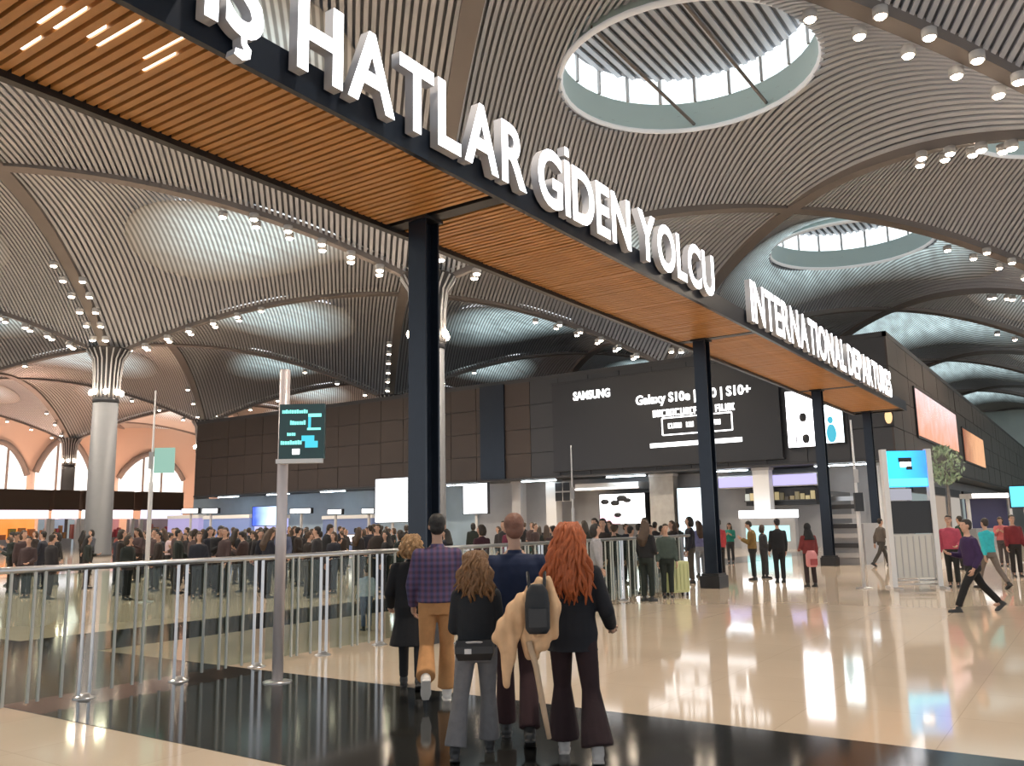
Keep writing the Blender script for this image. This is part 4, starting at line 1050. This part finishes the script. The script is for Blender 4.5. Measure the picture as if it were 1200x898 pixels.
for sx in (-1, 1): MB().tube([(sx*.05, .0, .28), (sx*.06, .07, .40), (sx*.05, .10, .30), (sx*.055, .05, .08)], .012, 6).obj('strap', m_black, t)
# waist bag of the girl in grey jeans
q = ond(556, 762, pC.dot(HEAD)-.17); t = empty('waist_bag', q, YAW); tag(t, 'small black bag with a pale buckle worn at the waist over grey jeans', 'bag')
mb = MB(); mb.rings([[(x*k, y*k2, z) for x, y in ((-.14, -.05), (.14, -.05), (.15, .03), (-.15, .03))] for z, k, k2 in ((-.07, .85, .7), (-.02, 1, 1), (.03, 1, 1), (.07, .9, .7))], smooth=False); mb.obj('pouch', m_black, t)
MB().box(-.07, -.02, -.062, -.05, -.02, .015).obj('buckle', m_offwhite, t); MB().tube([(-.15, .0, .05), (0, -.055, .062), (.15, .0, .05)], .008, 6).obj('zip', m_paint, t)
# --- people on the right of the floor and around the posts
def at(px, foot, **k): return onz(px, foot, 0)
R_ = [
 (1145, 717, 1.72, 'stride', -PI/2+YAW+PI, 'person in purple and black striding to the left across the floor', (.03, .012, .06), (.006, .006, .007), 'short', (.02, .015, .012)),
 (1163, 690, 1.68, 'walk', AWAY+.3, 'person in a turquoise jacket behind the striding person in black', (.03, .42, .46), (.15, .12, .10), 'short', (.03, .02, .015)),
 (1119, 688, 1.72, 'stand_weight', AWAY+2.6, 'person in a red and pink top right of the blue screen stand', (.40, .06, .10), (.012, .014, .012), 'short', (.02, .015, .01)),
 (1193, 676, 1.70, 'stand', AWAY+2.9, 'person in dark red at the right edge below the cyan screen', (.16, .015, .02), (.015, .012, .012), 'short', (.02, .015, .01)),
 (915, 683, 1.72, 'stand', AWAY, 'person all in black standing with back turned between second and third posts', (.007, .008, .011), (.007, .008, .011), 'short', (.012, .01, .01)),
 (884, 680, 1.68, 'phone', AWAY+1.2, 'person in a black and mustard jacket left of the person all in black', (.18, .11, .03), (.014, .016, .016), 'short', (.02, .015, .01)),
 (897, 678, 1.55, 'look', AWAY-1.5, 'shorter person in dark grey beside the mustard jacket', (.035, .035, .04), (.03, .03, .032), 'bob', (.05, .03, .02)),
 (951, 688, 1.58, 'stand_weight', AWAY+.2, 'person with a red top and pink backpack just left of the third post', (.16, .025, .025), (.03, .02, .02), 'scarf', (.012, .012, .014)),
 (845, 678, 1.74, 'stand', AWAY+.4, 'person in a bright red top just right of the second post', (.55, .06, .07), (.02, .02, .022), 'short', (.03, .02, .01)),
 (857, 660, 1.62, 'phone', AWAY+2.8, 'person in a green top behind the red top near the second post', (.03, .26, .20), (.05, .05, .05), 'long', (.05, .03, .02)),
 (1035, 664, 1.72, 'walk', AWAY-1.4, 'person in brown grey clothing walking behind the blue screen stand', (.10, .085, .075), (.05, .045, .04), 'short', (.03, .02, .015)),
 (1130, 668, 1.70, 'stand', AWAY+.5, 'person in dark green between the red top and the turquoise jacket', (.02, .05, .03), (.012, .012, .012), 'short', (.02, .015, .01)),
 (1178, 664, 1.66, 'phone', AWAY+2.5, 'person in a pale red top under the white booth canopy', (.45, .12, .12), (.06, .05, .05), 'bob', (.04, .02, .01)),
 (429, 739, 1.05, 'stand', AWAY+.6, 'small child in white and pale blue clothes behind the glass railing', (.52, .58, .68), (.07, .10, .17), 'short', (.03, .02, .015)),
]
for px, foot, hgt, pose, face, lab, tc_, pc_, hair, hc_ in R_:
    person('', pose, onz(px, foot, 0), face, hgt, lab, tc_, pc_, hc_, hair=hair, vox=.02)
q = ond(951, 655, onz(951, 688, 0).dot(HEAD)-.25); t = empty('pink_backpack', Vector((q.x, q.y, q.z-.2)), AWAY+.2); tag(t, 'pink backpack on the person in red left of third post', 'backpack')
mb = MB(); mb.rings([[(.15*k*math.cos(2*PI*i/14), .10*k*math.sin(2*PI*i/14), z) for i in range(14)] for z, k in ((0, .8), (.05, 1), (.3, 1), (.4, .6))]); mb.obj('bag_body', mat('bag_pink', (.55, .22, .22), .7), t); MB().box(-.09, .09, -.125, -.09, .05, .2).obj('pocket', mat('bag_red', (.3, .06, .06), .7), t)
q = onz(783, 698, 0); q.x = RX+.55; t = empty('reflection', q, YAW+.4); tag(t, 'made-up yellow-green suitcase at the feet of the crowd left of second post', 'reflection')  # made-up case standing in for a green reflection in the railing glass
mb = MB(); mb.rings([[(x*k, y*k, z) for x, y in ((-.26, -.12), (-.22, -.15), (.22, -.15), (.26, -.12), (.26, .12), (.22, .15), (-.22, .15), (-.26, .12))] for z, k in ((.08, .93), (.12, 1), (.74, 1), (.78, .93))], smooth=False); mb.obj('shell', mat('case_green', (.50, .52, .26), .45), t)
for i in range(5): MB().box(-.2+i*.1-.012, -.2+i*.1+.012, -.16, -.15, .14, .72).obj('ridge', mat('case_ridge', (.40, .42, .2), .45), t)
for sx in (-1, 1):
    for sy in (-1, 1): MB().lathe([(.03, 0), (.035, .04), (.02, .08)], (sx*.2, sy*.1, 0), 8).obj('wheel', m_black, t)
MB().tube([(-.1, .1, .78), (-.1, .1, 1.0), (.1, .1, 1.0), (.1, .1, .78)], .012, 6).obj('handle', m_paint, t)

# --- crowd: a knot of people by the second post and the queue beyond the railing
rd = random.Random(11); taken = [tuple(onz(px, f, 0)[:2]) for px, f, *_ in R_]
DNAME = ['black', 'charcoal', 'dark navy', 'dark brown', 'dark green']
DARK = [(.010, .010, .012), (.02, .018, .02), (.014, .016, .026), (.022, .015, .012), (.012, .018, .015)]
def crowd(px, foot, colr, lab, grp=None, pose=None, hair=None, h=None, hairc=None, troc=None, face=None):
    p = onz(px, foot, 0)
    if abs(p.x-RX) < .5 and p.y < r_end+.4: p.x = RX-.55 if p.x < RX else RX+.55
    for q in taken:
        if (p.x-q[0])**2+(p.y-q[1])**2 < .36: return False
    taken.append((p.x, p.y))
    pose = pose or rd.choice(['stand', 'stand_weight', 'phone', 'hold', 'look']); hair = hair or rd.choice(['short', 'short', 'bob', 'long'])
    if lab in (QL, KN):
        seg = ('left of second post' if lab == KN else 'left of grey column' if px < 118 else 'between grey column and mast' if px < 170 else 'between mast and blue screen' if px < 290 else 'near the wayfinding pole' if px < 350 else 'between pole and white screen' if px < 440 else 'behind the walking group')
        cn = DNAME[DARK.index(colr)] if colr in DARK else 'dark maroon'
        lab = {'short': 'short-haired', 'bob': 'bob-haired', 'long': 'long-haired'}[hair]+' person in '+cn+' '+{'stand': 'standing', 'stand_weight': 'with bent arm', 'phone': 'holding both hands up', 'hold': 'with one arm up', 'look': 'looking sideways'}[pose]+(' in knot ' if grp == KG else ' beyond railing, ')+seg
    person('', pose or rd.choice(['stand', 'stand_weight', 'phone', 'hold', 'look']), p, face if face is not None else rd.uniform(0, 2*PI), h or rd.uniform(1.58, 1.82), lab, colr, troc or rd.choice(DARK+[(.03, .035, .05), (.07, .06, .05)]),
           hairc or rd.choice([(.015, .012, .01), (.03, .02, .012), (.06, .035, .02)]), hair=hair or rd.choice(['short', 'short', 'bob', 'long']), group=grp, vox=.024)
    return True
QL = 'dark-clothed person in the dense queue beyond the glass railing'; QG = 'dark-clothed queue beyond the railing'
KN = 'dark-clothed person in the knot of passengers left of the second post'; KG = 'dark-clothed knot of passengers'
for px, f in ((709, 702), (722, 699), (733, 704), (742, 696), (752, 692), (716, 686), (736, 684), (765, 690), (778, 682), (790, 680), (801, 690), (811, 684), (770, 676), (699, 690), (758, 680), (798, 674), (724, 678)):
    crowd(px, f, rd.choice(DARK), KN, KG)
crowd(695, 716, (.30, .29, .30), 'person in pale grey standing right beside the red-haired woman', pose='stand', troc=(.28, .28, .29))
crowd(769, 700, (.05, .07, .06), 'person in dark green with bare arms beside the pale suitcase')
crowd(822, 676, (.20, .22, .42), 'person in pale violet just left of the second post', troc=(.30, .33, .36))
crowd(686, 676, (.40, .36, .30), 'person in a cream top behind the red-haired woman', h=1.78)
crowd(598, 690, (.18, .03, .06), 'person in dark red seen above the navy man, in the queue', h=1.75)
crowd(565, 700, (.06, .02, .03), 'person in maroon seen between the plaid man and the navy man', h=1.7, hair='bob')
colour = [((.25, .03, .05), 'red'), ((.30, .29, .27), 'pale grey'), ((.05, .09, .22), 'blue'), ((.28, .20, .12), 'tan'), ((.18, .05, .16), 'plum')]
for px, f, c, lab in ((48, 676, (.50, .38, .26), 'person in a beige coat behind the railing at the far left'), (20, 672, (.008, .012, .02), 'person in black nearest the left edge behind the railing'), (104, 674, (.05, .055, .07), 'person in slate grey behind the railing below the grey column'),
                      (138, 676, (.20, .05, .04), 'person in rust red behind the railing right of the grey column'), (196, 680, (.55, .42, .44), 'person in pale pink behind the railing right of the slim mast'), (258, 676, (.42, .36, .16), 'person in mustard behind the railing left of the blue screen'),
                      (372, 682, (.35, .34, .33), 'person in light grey behind the railing right of wayfinding pole'), (330, 690, (.10, .12, .20), 'person in slate blue behind the wayfinding pole')):
    crowd(px, f, c, lab)
n = 0; tries = 0
while n < 150 and tries < 2500:
    tries += 1
    px = rd.uniform(8, 478) if n < 132 else rd.uniform(478, 700); dpt = rd.uniform(22, 42); f = 620-.0185*(px-600)+1.68*F_PX/dpt
    if px < 165 and rd.random() < .5: continue
    if abs(px-118) < 14: continue
    if crowd(px, f, rd.choice(DARK) if rd.random() < .85 else (.05, .03, .03), QL, QG): n += 1

q = ony(1042, 489, WY-.02); t = empty('wall_lamp', (q.x, WY-.05, q.z)); tag(t, 'small warm glowing lamp on the brown wall near the end of the gantry', 'lamp')
MB().box(-.25, .25, -.06, .08, -.5, .5).obj('backplate', m_black, t); MB().ball((0, -.16, 0), .2, .13, .4, 12, 8).obj('lamp_shade', emis('amber_lamp', (1, .62, .3), 1.0), t)
